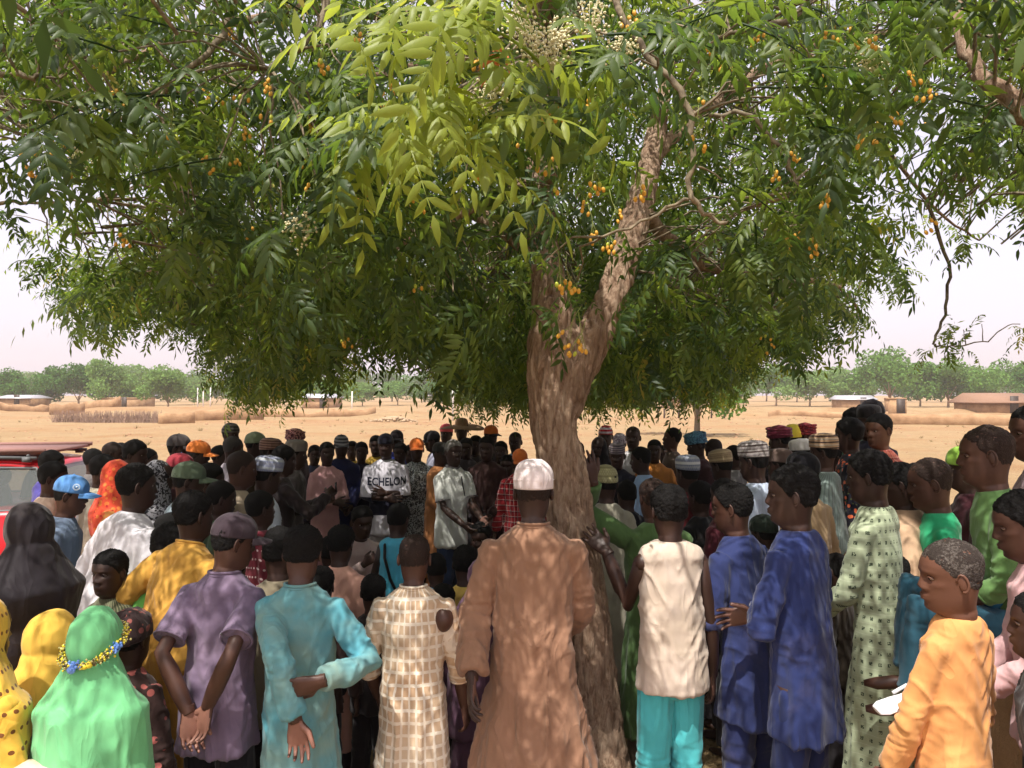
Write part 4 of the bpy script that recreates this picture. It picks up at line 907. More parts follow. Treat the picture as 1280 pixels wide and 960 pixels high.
# extra bodies that fill the ring between the rows
for (px, py, d, lab, col, fc) in (
  (118, 560, 6.6, 'man in grey between the violet-blue shirt and the bald men', (110, 104, 104), -70), (187, 560, 6.9, 'youth in a brown shirt under the rear grey cap', (96, 72, 56), -78),
  (276, 556, 7.0, 'youth in white behind the rear orange cap', (214, 206, 204), -80), (352, 553, 7.5, 'man in dark green behind the brown striped cap', (54, 70, 54), -95),
  (512, 556, 8.3, 'youth in pale grey between smiling youth and orange cap', (160, 156, 160), -175),
  (722, 552, 8.0, 'woman in brown peering round the trunk', (96, 70, 56), 170), (830, 556, 8.2, 'youth in khaki behind the boy in orange', (130, 116, 84), 160),
  (915, 556, 6.9, 'man in grey between the lattice cap and the striped grey cap', (120, 116, 116), 60), (955, 556, 7.2, 'man in black behind the felt cap', (36, 34, 38), 64),
  (1045, 556, 6.4, 'youth in navy below the orange and black print', (44, 48, 80), 60), (874, 600, 4.9, 'youth in a black shirt behind the faded blue kaftan', (30, 30, 34), 35),
  (782, 600, 5.4, 'youth in black between green kaftan and sky blue kaftan', (28, 30, 42), 20), (402, 706, 3.6, 'child in dark brown between the teal tunic and the salmon tunic', (58, 40, 38), 0), (468, 716, 3.7, 'child in near-black clothes between the salmon tunic and the check tunic', (40, 34, 36), -5),
  (555, 728, 3.75, 'small child in dark plum left of the mauve veil', (60, 38, 50), -5), (290, 690, 3.5, 'child in dark olive behind the faded purple polo', (60, 62, 48), -30), (905, 690, 4.3, 'child in black behind the pale legs of the faded blue kaftan', (34, 32, 36), 30),
  (872, 676, 4.6, 'youth in dark red between the cream shirt and the blue kaftans', (84, 34, 36), 25), (1042, 690, 4.0, 'child in a black and ochre print behind the squares tunic', (50, 42, 34), 40), (1112, 690, 3.6, 'boy in dark brown right behind the squares tunic', (70, 50, 38), 45), (784, 676, 4.7, 'youth in beige seen between the trunk and the cream shirt', (150, 140, 120), 12),
  (215, 640, 4.1, 'youth in navy behind the mustard kaftan', (48, 52, 84), -55)):
    P(px, py, d, lab, ('shirt', fb(col)), dk, face=fc, hair=.006)
GB.run()
print('people', len(PEOPLE))
# ------------------------------------------------------------------ the neem tree
def bark_mat():
    n = NT('neem_bark'); P = n.n('ShaderNodeNewGeometry').outputs['Position']
    v = n.mapv((1, 1, .24), P); v2 = n.mapv((1, 1, .4), P)
    a = n.noise(36, 7, v, .75, .5); b = n.noise(9, 4, v2); c = n.vor(34, v2)
    col = n.ramp(a, [(.28, lin((74, 56, 46))), (.42, lin((138, 112, 92))), (.58, lin((176, 152, 130))), (.8, lin((206, 188, 166)))])
    col = n.mix(n.ramp(b, [(.45, 0), (.7, .6)]), col, lin((116, 92, 76)))
    nb = n.bump(a, .9, .025); nb = n.bump(n.noise(120, 4, v2), .5, .006, nb)
    return n.done(n.bsdf(col, .95, nb, .15))
BARK = bark_mat()
def twig_mat():
    n = NT('twig_bark'); a = n.noise(40, 4)
    return n.done(n.bsdf(n.ramp(a, [(.3, lin((84, 74, 60))), (.6, lin((136, 124, 104)))]), .9, n.bump(a, .4, .005), .2))
TWIG = twig_mat()
n = NT('leaf'); at = n.n('ShaderNodeAttribute'); at.attribute_name = 'tint'; oi = n.n('ShaderNodeObjectInfo')
t = at.outputs['Fac']
lc = n.ramp(t, [(0, (.028, .060, .020)), (.45, (.070, .118, .030)), (.80, (.135, .190, .038)), (.93, (.27, .33, .04)), (.985, (.38, .34, .06))])
lt = n.ramp(t, [(0, (.09, .17, .025)), (.6, (.26, .37, .04)), (.93, (.48, .56, .06)), (.985, (.5, .4, .06))])
nb = n.bump(n.noise(60, 2), .25, .004)
s1 = n.bsdf(lc, .48, nb, .45); tr = n.n('ShaderNodeBsdfTranslucent'); n.l(lt, tr.inputs[0]); mx = n.n('ShaderNodeMixShader'); mx.inputs[0].default_value = .50
n.l(s1, mx.inputs[1]); n.l(tr.outputs[0], mx.inputs[2]); LEAF = n.done(mx.outputs[0])

tree = bpy.data.objects.new('neem_tree', None); COL.objects.link(tree); tree.location = (.46, 3.5, 0)
tree['label'] = 'big neem tree with forked trunk shading the whole crowd'; tree['category'] = 'tree'
TL = np.array(tree.location)
def wp(l): return [np.array(W(*q[:3])) for q in l], [q[3] for q in l]
trunkL = [(765, 1040, 3.42, 0.1890), (757, 985, 3.42, 0.1485), (748, 930, 3.45, 0.1350), (741, 860, 3.48, 0.1278), (734, 780, 3.52, 0.1224), (720, 690, 3.56, 0.1197), (707, 610, 3.6, 0.1206), (694, 550, 3.6, 0.1197), (689, 500, 3.6, 0.1188), (690, 455, 3.6, 0.1314), (692, 425, 3.62, 0.1260), (696, 395, 3.64, 0.0810)]
rightL = [(706, 520, 3.6, 0.0791), (716, 470, 3.6, 0.0977), (740, 425, 3.62, 0.0967), (764, 375, 3.68, 0.0874), (786, 310, 3.75, 0.0809), (802, 250, 3.85, 0.0744), (815, 195, 3.95, 0.0651), (828, 130, 4.1, 0.0512), (850, 30, 4.4, 0.0446), (880, -120, 4.8, 0.0353), (930, -260, 5.2, 0.0186)]
leftL = [(684, 520, 3.6, 0.0900), (684, 470, 3.6, 0.1062), (688, 425, 3.62, 0.1188), (692, 395, 3.64, 0.1152), (686, 355, 3.68, 0.0918), (678, 310, 3.78, 0.0810), (674, 240, 3.95, 0.0720), (668, 170, 4.2, 0.0612), (655, 60, 4.7, 0.0486), (640, -100, 5.2, 0.0360), (600, -250, 5.6, 0.0180)]
midL = []
tb = MB()
for L in (trunkL, rightL, leftL):
    p, r = wp(L); tb.tube(p, r, 18)
base = np.array(W(757, 985, 3.42)); base[2] = .0
for k in range(5):   # root flare
    an = k*1.26+.4; q = base+[math.cos(an)*.24, math.sin(an)*.24, -.08]; tb.tube([base+[0, 0, .35], base*.5+q*.5+[0, 0, .10], q], [.10, .075, .03], 10)
def cb_trunk(me, V, N):
    ang = np.arctan2(V[:, 1]-3.6, V[:, 0]-.2)
    Pn = V*[34, 34, 6.5]+fbm(V*5, 2, 2)[:, None]*1.6
    r = 1-np.abs(2*fbm(Pn, 31, 3)-1)
    r2 = fbm(V*[60, 60, 18], 41, 2)-.5; big = fbm(V*[5, 5, 2.4], 51, 2)-.5
    V = V+N*(-.019*(r**3.5)+.008*r2+.022*big)[:, None]
    me.vertices.foreach_set('co', (V-TL).astype(np.float32).ravel()); me.materials.clear(); me.materials.append(BARK)
    me.polygons.foreach_set('use_smooth', np.ones(len(me.polygons), bool)); me.update(); me.name = 'trunk'; add_obj('trunk', me, tree)
V_, f_, _ = tb.arrays(); _b = Batch(); _b.add(V_, f_, .0095, 3, 1, cb_trunk); _b.run()

# boughs (world polylines: px, py, depth, radius)
BOUGH = [
 [(668, 320, 3.85, .055), (600, 268, 4.1, .045), (500, 250, 4.4, .038), (400, 262, 4.6, .032), (300, 290, 4.7, .026), (240, 325, 4.8, .018), (172, 342, 4.9, .010)],
 [(675, 260, 4.0, .05), (690, 215, 3.6, .035), (640, 240, 3.2, .026), (560, 275, 3.1, .018), (470, 325, 3.2, .010)],
 [(405, -60, 2.6, .017), (403, 10, 2.55, .015), (372, 55, 2.5, .012), (330, 86, 2.5, .008)],
 [(300, -40, 2.8, .016), (280, 30, 2.75, .013), (238, 80, 2.7, .011), (190, 125, 2.7, .009), (138, 152, 2.7, .005)],
 [(1340, 200, 2.5, .036), (1283, 140, 2.5, .032), (1238, 98, 2.55, .027), (1214, 60, 2.6, .022), (1203, -30, 2.7, .018)],
 [(760, -30, 2.3, .012), (790, 40, 2.25, .0105), (845, 100, 2.2, .010), (866, 150, 2.2, .0095), (865, 238, 2.2, .009), (880, 264, 2.2, .007), (906, 278, 2.2, .005)],
 [(888, 142, 2.6, .008), (930, 140, 2.6, .0075), (968, 170, 2.6, .007), (990, 205, 2.6, .006), (997, 245, 2.6, .004)],
 [(864, 248, 2.3, .006), (815, 272, 2.3, .005), (746, 296, 2.3, .0035)],
 [(1160, 250, 4.8, .014), (1185, 330, 4.9, .011), (1182, 395, 5.0, .010), (1168, 428, 5.0, .008), (1190, 434, 5.0, .006), (1235, 428, 5.0, .004)],
 [(-60, 80, 2.8, .014), (0, 92, 2.8, .012), (40, 92, 2.8, .008), (70, 96, 2.9, .004)],
 [(-80, 260, 3.0, .010), (0, 252, 3.0, .008), (60, 250, 3.0, .006), (118, 252, 3.0, .003)],
 [(815, 200, 3.95, .045), (900, 120, 4.3, .036), (1010, 60, 4.8, .030), (1120, 40, 5.4, .022), (1250, 60, 6, .012)],
 [(800, 260, 3.9, .04), (880, 330, 4.5, .030), (960, 340, 5.2, .022), (1050, 360, 6.0, .015), (1080, 400, 6.6, .007)],
 [(672, 250, 4.0, .045), (620, 330, 4.8, .034), (560, 380, 5.8, .026), (500, 400, 6.8, .018), (430, 440, 7.8, .009)],
 [(700, 380, 3.7, .04), (690, 300, 4.8, .032), (720, 330, 6.2, .024), (760, 400, 7.6, .015), (790, 470, 8.4, .007)],
 [(1010, 60, 4.8, .022), (1100, 170, 5.0, .016), (1170, 260, 5.2, .011), (1225, 300, 5.3, .006)],
 [(655, 60, 4.7, .045), (500, 20, 4.4, .035), (350, 10, 4.2, .026), (180, 60, 4.0, .017), (60, 150, 3.9, .009)],
 [(640, -60, 5, .04), (560, 120, 6.2, .028), (430, 260, 7.0, .018), (330, 360, 7.4, .009)],
 [(850, 30, 4.4, .04), (930, 130, 5.6, .028), (1010, 260, 6.6, .018), (1000, 380, 7.6, .009)],
 [(520, 40, 2.9, .012), (600, 60, 2.5, .010), (640, 80, 2.3, .008), (700, 70, 2.2, .006)],
 [(905, 40, 2.6, .008), (960, 30, 2.6, .010), (1000, 10, 2.7, .013), (1040, -40, 2.8, .016)],
 [(300, 112, 3.2, .008), (420, 100, 3.4, .014), (560, 70, 3.8, .022), (660, 50, 4.5, .03)]]
NODES = []
def catmull(P, R, m=5):
    out, ro = [], []
    for i in range(len(P)-1):
        a, b_, c, d = P[max(i-1, 0)], P[i], P[i+1], P[min(i+2, len(P)-1)]
        for k in range(m):
            t = k/m; out.append(.5*((2*b_)+(-a+c)*t+(2*a-5*b_+4*c-d)*t*t+(-a+3*b_-3*c+d)*t**3)); ro.append(R[i]*(1-t)+R[i+1]*t)
    out.append(P[-1]); ro.append(R[-1]); return out, ro
bm = 0
for L in BOUGH:
    p, r = wp(L); p, r = catmull(p, r)
    p = [q+rng.normal(0, .006+.004*(ri > .02), 3) for q, ri in zip(p, r)]
    b = MB(); b.tube(p, r, 9 if max(r) > .02 else 7)
    V_, f_, m_ = b.arrays(); V_ = V_+(V_-V_)+((fbm(V_*40, 3, 2)-.5)*.008)[:, None]*np.array([1, 1, 1])
    add_obj('bough', mk_mesh('bough', V_-TL, f_, [BARK if max(r) > .02 else TWIG], m_), tree)
    NODES += [(q, ri) for q, ri in zip(p, r)]
for L in (rightL, leftL):
    p, r = wp(L); p, r = catmull(p, r); NODES += [(q, ri*.5) for q, ri in zip(p, r) if q[2] > 2.6]
# boughs that spread out of view, over and behind the camera
for k in range(15):
    an = 2*PI*k/15+rng.uniform(-.15, .15); R_ = 5.4
    if math.sin(an) > .05: continue
    st = np.array([.3, 4.2, rng.uniform(3.3, 4.6)])
    e = st+np.array([math.cos(an)*R_, math.sin(an)*R_*.95, rng.uniform(-.2, 1.2)]); m1 = st*.5+e*.5+[0, 0, rng.uniform(.6, 1.4)]
    if abs(math.sin(an)) < 1.1 and math.sin(an) > -.2: e[2] += 1.4; m1[2] += 1.2
    p, r = catmull([st, st*.75+m1*.25+[0, 0, .2], m1, m1*.4+e*.6+[0, 0, .15], e], [.07, .055, .04, .026, .010], 4)
    b = MB(); b.tube(p, r, 8); V_, f_, m_ = b.arrays(); add_obj('bough', mk_mesh('bough', V_-TL, f_, [BARK], m_), tree); NODES += [(q, ri) for q, ri in zip(p[3:], r[3:])]
NP = np.array([q for q, _ in NODES])

# --- compound neem leaves
def leaf_verts(bp, d, up, L, Wd, fine):
    s_ = np.cross(d, up); s_ = nrm(s_); tip = bp+d*L-up*L*.22+s_*L*.10; mid = bp+d*L*.45
    if fine:
        q1 = bp+d*L*.28+s_*L*.015; q2 = bp+d*L*.62+s_*L*.045-up*L*.07; W2 = Wd*.5
        return [bp, q1+s_*W2*.92-up*Wd*.12, q1+up*Wd*.10, q1-s_*W2*.92-up*Wd*.12, q2+s_*W2*.80-up*Wd*.14, q2+up*Wd*.07, q2-s_*W2*.80-up*Wd*.14, tip], [(0, 2, 1), (0, 3, 2), (1, 2, 5, 4), (2, 3, 6, 5), (4, 5, 7), (5, 6, 7)]
    if 0: return [bp, mid+s_*Wd*.5-up*Wd*.12-up*L*.04, mid-s_*Wd*.5-up*Wd*.12-up*L*.04, mid+up*Wd*.12-up*L*.04, tip], [(0, 3, 1), (0, 2, 3), (1, 3, 4), (3, 2, 4)]
    return [bp, mid+s_*Wd*.5-up*L*.05, tip, mid-s_*Wd*.5-up*L*.05], [(0, 3, 1), (1, 3, 2)]
def spray(seed, fine, ncomp=7, big=1.0):
    r = np.random.default_rng(seed); V, F, T_ = [], [], []
    def put(v, f, t):
        k = len(V); V.extend(v); F.extend([tuple(i+k for i in q) for q in f]); T_.extend([t]*len(v))
    tw = [np.zeros(3)]; dr = nrm([.8, 0, .05])
    for k in range(5): dr = nrm(dr+[0, r.normal(0, .12), -.10]); tw.append(tw[-1]+dr*.065)
    for c in range(ncomp):
        o = tw[min(5, 1+int(c*5/ncomp))]; az = c*2.4+r.uniform(-.4, .4); el = r.uniform(-.5, .55)
        d = nrm([math.cos(az)*.8+.5, math.sin(az), el]); L = r.uniform(.18, .30)*big; npair = int(r.integers(5, 8)); q = o.copy(); prev = q; tint = r.uniform(0, .75)
        if r.random() < .05: tint = r.uniform(.85, .96)
        for k in range(npair+1):
            nxt = q+d*L/(npair+.5); side = nrm(np.cross(d, [0, 0, 1.])); up = np.cross(side, d)
            if fine: put([q-side*.0016, q+side*.0016, nxt], [(0, 1, 2)], .4)
            if k > 0 or npair < 4:
                for sg in (-1, 1):
                    if r.random() < .06: continue
                    ld = nrm(side*sg*.9+d*.55+[0, 0, -.35]+r.normal(0, .12, 3)); ll = (.062+.012*math.sin(k))*r.uniform(.8, 1.15)*big
                    v, f = leaf_verts(q, ld, nrm(up+r.normal(0, .15, 3)), ll, ll*.32, fine); put(v, f, min(max(tint+r.uniform(-.12, .12), 0), .999))
            q = nxt; d = nrm(d+[0, 0, -.16]+r.normal(0, .03, 3))
        v, f = leaf_verts(q, d, up, .06*big, .018*big, fine); put(v, f, tint)
    if fine:
        b = MB(); b.tube(tw, [.004, .0036, .003, .0026, .002, .0015], 4, cap=False); Vt, ft, _ = b.arrays(); k = len(V); V.extend(list(Vt))
        for q in ft: F.extend([tuple(int(i)+k for i in x) for x in q])
        T_.extend([.02]*len(Vt))
    T3 = np.array([f for f in F if len(f) == 3]); Q4 = np.array([f for f in F if len(f) == 4], dtype=int).reshape(-1, 4)
    return np.array(V), T3, Q4.astype(int), np.array(T_)
FINE = [spray(100+k, True) for k in range(8)]; CO = [spray(200+k, False) for k in range(6)]; BIG = [spray(300+k, False, 6, 1.55) for k in range(4)]
def add_tint(me, t): a_ = me.attributes.new('tint', 'FLOAT', 'POINT'); a_.data.foreach_set('value', np.asarray(t, np.float32))
sil = np.array([(-200, 250), (-60, 300), (0, 335), (60, 400), (110, 440), (160, 462), (200, 440), (235, 470), (285, 520), (320, 532), (390, 512), (430, 500), (465, 478), (500, 470), (545, 505), (580, 520), (620, 532), (655, 520), (730, 522), (790, 527), (850, 510), (885, 512), (930, 522), (960, 490), (1000, 468), (1050, 470), (1078, 430), (1085, 392), (1130, 372), (1185, 330), (1230, 302), (1290, 285), (1400, 280)], float)
def inpoly(x, y, poly):
    c = False; j = len(poly)-1
    for i in range(len(poly)):
        if (poly[i][1] > y) != (poly[j][1] > y) and x < (poly[j][0]-poly[i][0])*(y-poly[i][1])/(poly[j][1]-poly[i][1])+poly[i][0]: c = not c
        j = i
    return c
FORK = [(635, 385), (635, 560), (800, 560), (830, 330), (865, 180), (780, 180), (735, 350), (700, 385)]
HOLES = [([(-80, 130), (60, 140), (110, 190), (165, 250), (205, 330), (120, 300), (60, 335), (-80, 330)], .94), ([(1065, 130), (1190, 130), (1240, 230), (1130, 350), (1065, 350)], .72),
         ([(165, 395), (205, 390), (240, 440), (205, 470), (170, 455)], .8), ([(440, 430), (490, 420), (500, 470), (450, 480)], .7), ([(950, 110), (1030, 120), (1030, 200), (960, 190)], .45), ([(1120, 335), (1270, 300), (1480, 270), (1480, 560), (1080, 560), (1080, 430)], 1.0)]
SP = []   # position, yaw, pitch, scale, kind
SD = np.array(sdir); GAPS = [(np.array(W(660, 90, 1.85)), .75), (np.array(W(600, 150, 2.2)), .45), (np.array(W(567, 610, 6.5)), .22), (np.array(W(490, 575, 7.1)), .22), (np.array(W(960, 600, 4.7)), .2), (np.array(W(410, 590, 7.1)), .16), (np.array(W(1190, 800, 2.12)), .38), (np.array(W(420, 240, 2.2)), .35), (np.array(W(700, 330, 2.4)), .25)]   # gaps in the crown that let the sun in
def try_put(x, y, z, sc):
    inv = False
    if y > .6:
        px = 640+x/y*F; py = HY-(z-H)/y*F
        if -190 < px < 1470 and py > -80:
            inv = True
            low = py+.32*sc*F/y; S = min(np.interp(px+o_*F/y, sil[:, 0], sil[:, 1]) for o_ in (-.28, 0, .28))
            if low > S: return False
            zb = 2.62-.075*y if y > 3 else 2.40+.28*(3-y)
            if 560 < px < 800 and y < 3.6: zb = 2.28
            if z-.26*sc < zb-.25: return False
            if y < 1.95: return False
            if y < 3.7 and any(inpoly(px+dx_, yy_, FORK) for dx_ in (-.08*F/y, 0, .12*F/y) for yy_ in (py, low)): return False
            if y < 3.4 and 600 < px < 860 and 120 < py and rng.random() < .4: return False
            for poly, pr in HOLES:
                if (inpoly(px, py, poly) or inpoly(px, low-20, poly)) and rng.random() < pr: return False
        elif py <= -60: pass
    if np.hypot(x, y) < 1.5 and z < 3.6: return False
    if z < 2.9 and not inv and y < 2: return False
    for c_, rad in GAPS:
        v = np.array([x, y, z])-c_; tt_ = v @ SD
        if tt_ > .35 and np.linalg.norm(v-SD*tt_) < rad: return False
    SP.append((x, y, z, inv)); return True
nin = nout = 0; NIN, NOUT = 3200, 480
while nin < NIN or nout < NOUT:
    an = rng.uniform(0, 2*PI); rr = 5.7*math.sqrt(rng.random()); x = .3+math.cos(an)*rr*1.05; y = 4.0+math.sin(an)*rr
    zb = 2.05+.0*rr; zt = 6.6-.10*rr*rr
    z = zb+(zt-zb)*(rng.random()**1.9)
    if x > .4 and y < 1.3 and rng.random() < .5: continue
    if y > 5 and z > 3.4 and rng.random() < .5: continue
    vis = y > .6 and -190 < 640+x/y*F < 1470 and HY-(z-H)/y*F > -80
    if vis and nin >= NIN or (not vis and nout >= NOUT): continue
    if try_put(x, y, z, 1.0):
        if vis: nin += 1
        else: nout += 1
# hand-placed outer sprays: small twig in the right-hand sky, hanging ones over the trunk
HANDP = [(1228, 405, 5.0), (1205, 412, 5.0), (1180, 405, 5.0), (1276, 405, 5.2), (1200, 290, 3.4), (60, 305, 3.1), (110, 320, 3.2), (150, 330, 3.2), (40, 200, 2.9), (75, 170, 2.9), (18, 262, 3.0), (722, 350, 2.7), (690, 318, 2.5),
         (400, 240, 2.2), (430, 250, 2.2), (395, 225, 2.15), (600, 90, 1.75), (560, 70, 1.8), (640, 60, 1.7), (680, 80, 1.75), (720, 60, 1.8), (760, 40, 1.8), (620, 140, 1.9), (820, 60, 2.0), (575, 120, 1.9), (700, 130, 2.0), (660, 20, 1.9), (560, 150, 2.1), (780, 80, 2.1)]
SP += [(*W(*q), 2) for q in HANDP]
SPa = np.array([s_[:3] for s_ in SP]); dist = np.linalg.norm(SPa-[0, 0, H], axis=1)
inv = np.array([s_[3] for s_ in SP]).astype(int)
order = np.argsort(np.where(inv > 0, dist, 1e9)); near = set(order[:285].tolist())
fmesh = []
for V_, T3, Q4, tt in FINE:
    me = mk_mesh('leaf_spray', V_, [T3, Q4], [LEAF], smooth=False); add_tint(me, tt); fmesh.append(me)
ymesh = []
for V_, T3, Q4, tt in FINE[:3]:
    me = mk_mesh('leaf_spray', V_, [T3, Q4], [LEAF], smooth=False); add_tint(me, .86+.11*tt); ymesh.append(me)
accV, accT, accQ, accA = [], [], [], []; nv = 0
twV = MB(); TW = 0
for i, s_ in enumerate(SP):
    p = SPa[i]; k = np.argmin(((NP-p)**2).sum(1)+np.where(NP[:, 2] < p[2]-.9, 1.5, 0)); q = NP[k]
    out = p-q; yaw = math.atan2(out[1], out[0])+rng.normal(0, .5); pit = rng.uniform(-.15, .75); roll = rng.normal(0, .35); sc = rng.uniform(.85, 1.2)
    Rm = Euler((roll, pit, yaw)).to_matrix()
    if s_[3] == 2 and p[1] > 2.4: sc *= .7
    if i in near:
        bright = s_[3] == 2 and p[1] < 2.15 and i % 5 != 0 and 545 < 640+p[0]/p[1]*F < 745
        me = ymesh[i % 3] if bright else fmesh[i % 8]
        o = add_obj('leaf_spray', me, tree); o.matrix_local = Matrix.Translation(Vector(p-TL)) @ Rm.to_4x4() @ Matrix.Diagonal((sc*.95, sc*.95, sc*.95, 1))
        if bright: o['label'] = 'fresh yellow-green leaves'
    else:
        V_, T3, Q4, tt = (BIG[i % 4] if not s_[3] else CO[i % 6]) if (not s_[3] or dist[i] > 3.7) else FINE[i % 8]
        accV.append((V_*sc) @ np.array(Rm).T+(p-TL)); accT.append(T3+nv)
        if len(Q4): accQ.append(Q4+nv)
        accA.append(np.clip(tt+rng.normal(0, .10), 0, .999)); nv += len(V_)
    # twig back to the nearest bough
    L = np.linalg.norm(out)
    if L > .05:
        if L > .8: q = p-out/L*.8+[0, 0, -.1]; out = p-q; L = .8
        mid = q*.5+p*.5+[rng.normal(0, .05*L), rng.normal(0, .05*L), .12*L]; r0 = min(.004+.004*L, .011)
        twV.tube([q-TL, (q*.72+p*.28)-TL+[0, 0, .07*L], mid-TL, p*.75+q*.25-TL+[0, 0, .07*L], p-TL], [r0, r0*.8, r0*.65, r0*.5, .003], 4, cap=False)
me = mk_mesh('foliage', np.concatenate(accV), [np.concatenate(accT)]+([np.concatenate(accQ)] if accQ else []), [LEAF], smooth=False); add_tint(me, np.concatenate(accA))
add_obj('foliage', me, tree, kind='stuff'); add_obj('twigs', twV.mesh('twigs', [TWIG]), tree, kind='stuff')
print('sprays', len(SP), 'tris', sum(map(len, accT))+2*sum(map(len, accQ)))
# fruit and blossom
FR = simple('neem_fruit', (206, 156, 56), .55, var=.25, nscale=60); FRG = simple('green_fruit', (176, 186, 64), .4, var=.2); FST = simple('fruit_stalk', (130, 140, 70), .7)
fm = []
for k in range(5):
    b = MB(); r = np.random.default_rng(k+5); e = np.zeros(3)
    b.tube([(0, 0, .10), (0.01, 0, .05), (0, 0, 0)], [.0014]*3, 4, 1)
    for q in range(3+k):
        c = np.array([r.normal(0, .016), r.normal(0, .016), -.01-.055*r.random()]); b.tube([(0, 0, .03-.01*q), c+[0, 0, .01]], [.0009, .0009], 4, 1); b.ell(c, (.0072, .0072, .0105), 8, 6, 2 if r.random() < .22 else 0)
    fm.append(b.mesh('fruit_cluster', [FR, FST, FRG]))
for k, (px, py, d) in enumerate([(45, 168, 2.2), (72, 172, 2.2), (36, 203, 2.2), (64, 186, 2.3), (255, 100, 2.5), (268, 112, 2.5), (290, 192, 2.6), (288, 28, 2.6), (388, 150, 2.9), (384, 190, 2.9), (455, 95, 2.8), (478, 118, 2.8), (470, 130, 2.9), (492, 8, 2.6), (440, 108, 2.8), (598, 204, 2.0), (524, 246, 2.4), (703, 128, 2.0), (712, 350, 2.1), (700, 342, 2.1), (718, 430, 2.2), (712, 415, 2.2), (728, 422, 2.2), (898, 52, 2.2), (904, 62, 2.2), (880, 112, 2.4), (985, 302, 2.5), (1016, 304, 2.5), (992, 285, 2.5), (1020, 290, 2.5), (960, 415, 3.4), (958, 430, 3.4), (770, 262, 2.6), (742, 285, 2.5), (430, 418, 3.2), (640, 168, 2.3), (1040, 15, 2.6), (1075, 135, 2.8), (310, 280, 2.8), (676, 130, 2.0), (520, 350, 2.6)]+[(float(rng.uniform(20, 1250)), float(rng.uniform(10, 300)), float(rng.uniform(1.95, 2.5))) for _ in range(46)]):
    o = add_obj('fruit_cluster', fm[k % 5], tree); o.location = Vector(np.array(W(px, py, d))-TL); o.rotation_euler = (rng.normal(0, .2), rng.normal(0, .2), rng.uniform(0, 6)); o.scale = (.82,)*3
BL = simple('blossom', (214, 206, 168), .8, var=.15); bmz = []
for k in range(3):
    b = MB(); r = np.random.default_rng(k+50)
    for q in range(90): c = np.array([r.normal(0, .022), r.normal(0, .022), r.uniform(-.04, .05)]); b.ell(c, (.0042, .0042, .0035), 5, 3)
    for q in range(10): b.tube([(0, 0, -.05), (r.normal(0, .02), r.normal(0, .02), .04)], [.0008, .0006], 3)
    me = b.mesh('flower_panicle', [BL]); bmz.append(me)
for k, (px, py, d) in enumerate([(665, 55, 1.75), (700, 40, 1.75), (690, 62, 1.8), (742, 22, 1.85), (620, 112, 1.85), (612, 128, 1.85), (545, 138, 2.1), (372, 285, 2.1), (1095, 85, 2.5), (1088, 70, 2.5), (780, 55, 1.9), (650, 30, 1.9), (95, 195, 2.8)]):
    o = add_obj('flower_panicle', bmz[k % 3], tree, kind='stuff'); o.location = Vector(np.array(W(px, py, d))-TL); o.rotation_euler = (rng.normal(0, .6), rng.normal(0, .6), rng.uniform(0, 6))
# a curl of dead orange leaves
b = MB(); cd = np.array(W(622, 60, 1.8))-TL
for k in range(7):
    o_ = cd+rng.normal(0, .012, 3); v, f = leaf_verts(o_, nrm([rng.normal(0, .4), rng.normal(0, .3), -1]), nrm([rng.normal(0, 1), -1, 0]), .075, .018, True); b.add(v, f)
add_obj('dead_leaf_tuft', b.mesh('dead_leaf_tuft', [simple('dead_leaf', (206, 120, 76), .8)], False), tree)

# ------------------------------------------------------------------ background
LF2 = []
for nm, c in (('far_leaf_dark', (.060, .145, .028)), ('far_leaf', (.095, .19, .038)), ('far_leaf_pale', (.13, .225, .055))):
    n = NT(nm); oi = n.n('ShaderNodeObjectInfo').outputs['Random']; base = n.mix(n.noise(.8, 3), tuple(np.array(c)*.7), tuple(np.array(c)*1.25))
    s1 = n.bsdf(base, .8, None, .1); tr = n.n('ShaderNodeBsdfTranslucent'); tr.inputs[0].default_value = (*(np.array(c)*1.8), 1); mx = n.n('ShaderNodeMixShader'); mx.inputs[0].default_value = .25
    n.l(s1, mx.inputs[1]); n.l(tr.outputs[0], mx.inputs[2]); LF2.append(n.done(mx.outputs[0]))
def crown_mesh(seed, mat, cnt=4200):
    r = np.random.default_rng(seed); nl = 13; lob = np.stack([r.normal(0, .42, nl), r.normal(0, .42, nl), r.uniform(-.35, .5, nl)], 1); lr = r.uniform(.28, .5, nl)
    k = r.integers(0, nl, cnt); dv = r.normal(0, 1, (cnt, 3)); dv /= np.linalg.norm(dv, axis=1)[:, None]; c = lob[k]+dv*lr[k][:, None]*(r.random(cnt)**.35)[:, None]*[1, 1, .85]
    sz = r.uniform(.03, .075, cnt)[:, None]; a_ = r.normal(0, 1, (cnt, 3)); a_ /= np.linalg.norm(a_, axis=1)[:, None]; b_ = np.cross(a_, r.normal(0, 1, (cnt, 3))); b_ /= np.linalg.norm(b_, axis=1)[:, None]
    V = np.stack([c-a_*sz, c+b_*sz*.6, c+a_*sz, c-b_*sz*.6], 1).reshape(-1, 3); V[:, 2] = np.maximum(V[:, 2], -.72)
    return mk_mesh('crown', V, [np.arange(cnt*4).reshape(-1, 4)], [mat], smooth=False)
CR = [crown_mesh(k, LF2[k % 3]) for k in range(6)]
def trunk_mesh(seed):
    r = np.random.default_rng(seed); b = MB(); b.tube([(0, 0, -.05), (.02, 0, .3), (r.normal(0, .05), 0, .6)], [.06, .045, .03], 7)
    for k in range(4): an = k*1.6+r.random(); b.tube([(0, 0, .35), (math.cos(an)*.2, math.sin(an)*.2, .7), (math.cos(an)*.4, math.sin(an)*.4, .95)], [.03, .02, .008], 5)
    return b.mesh('trunk', [BARK])
TM = [trunk_mesh(k) for k in range(3)]
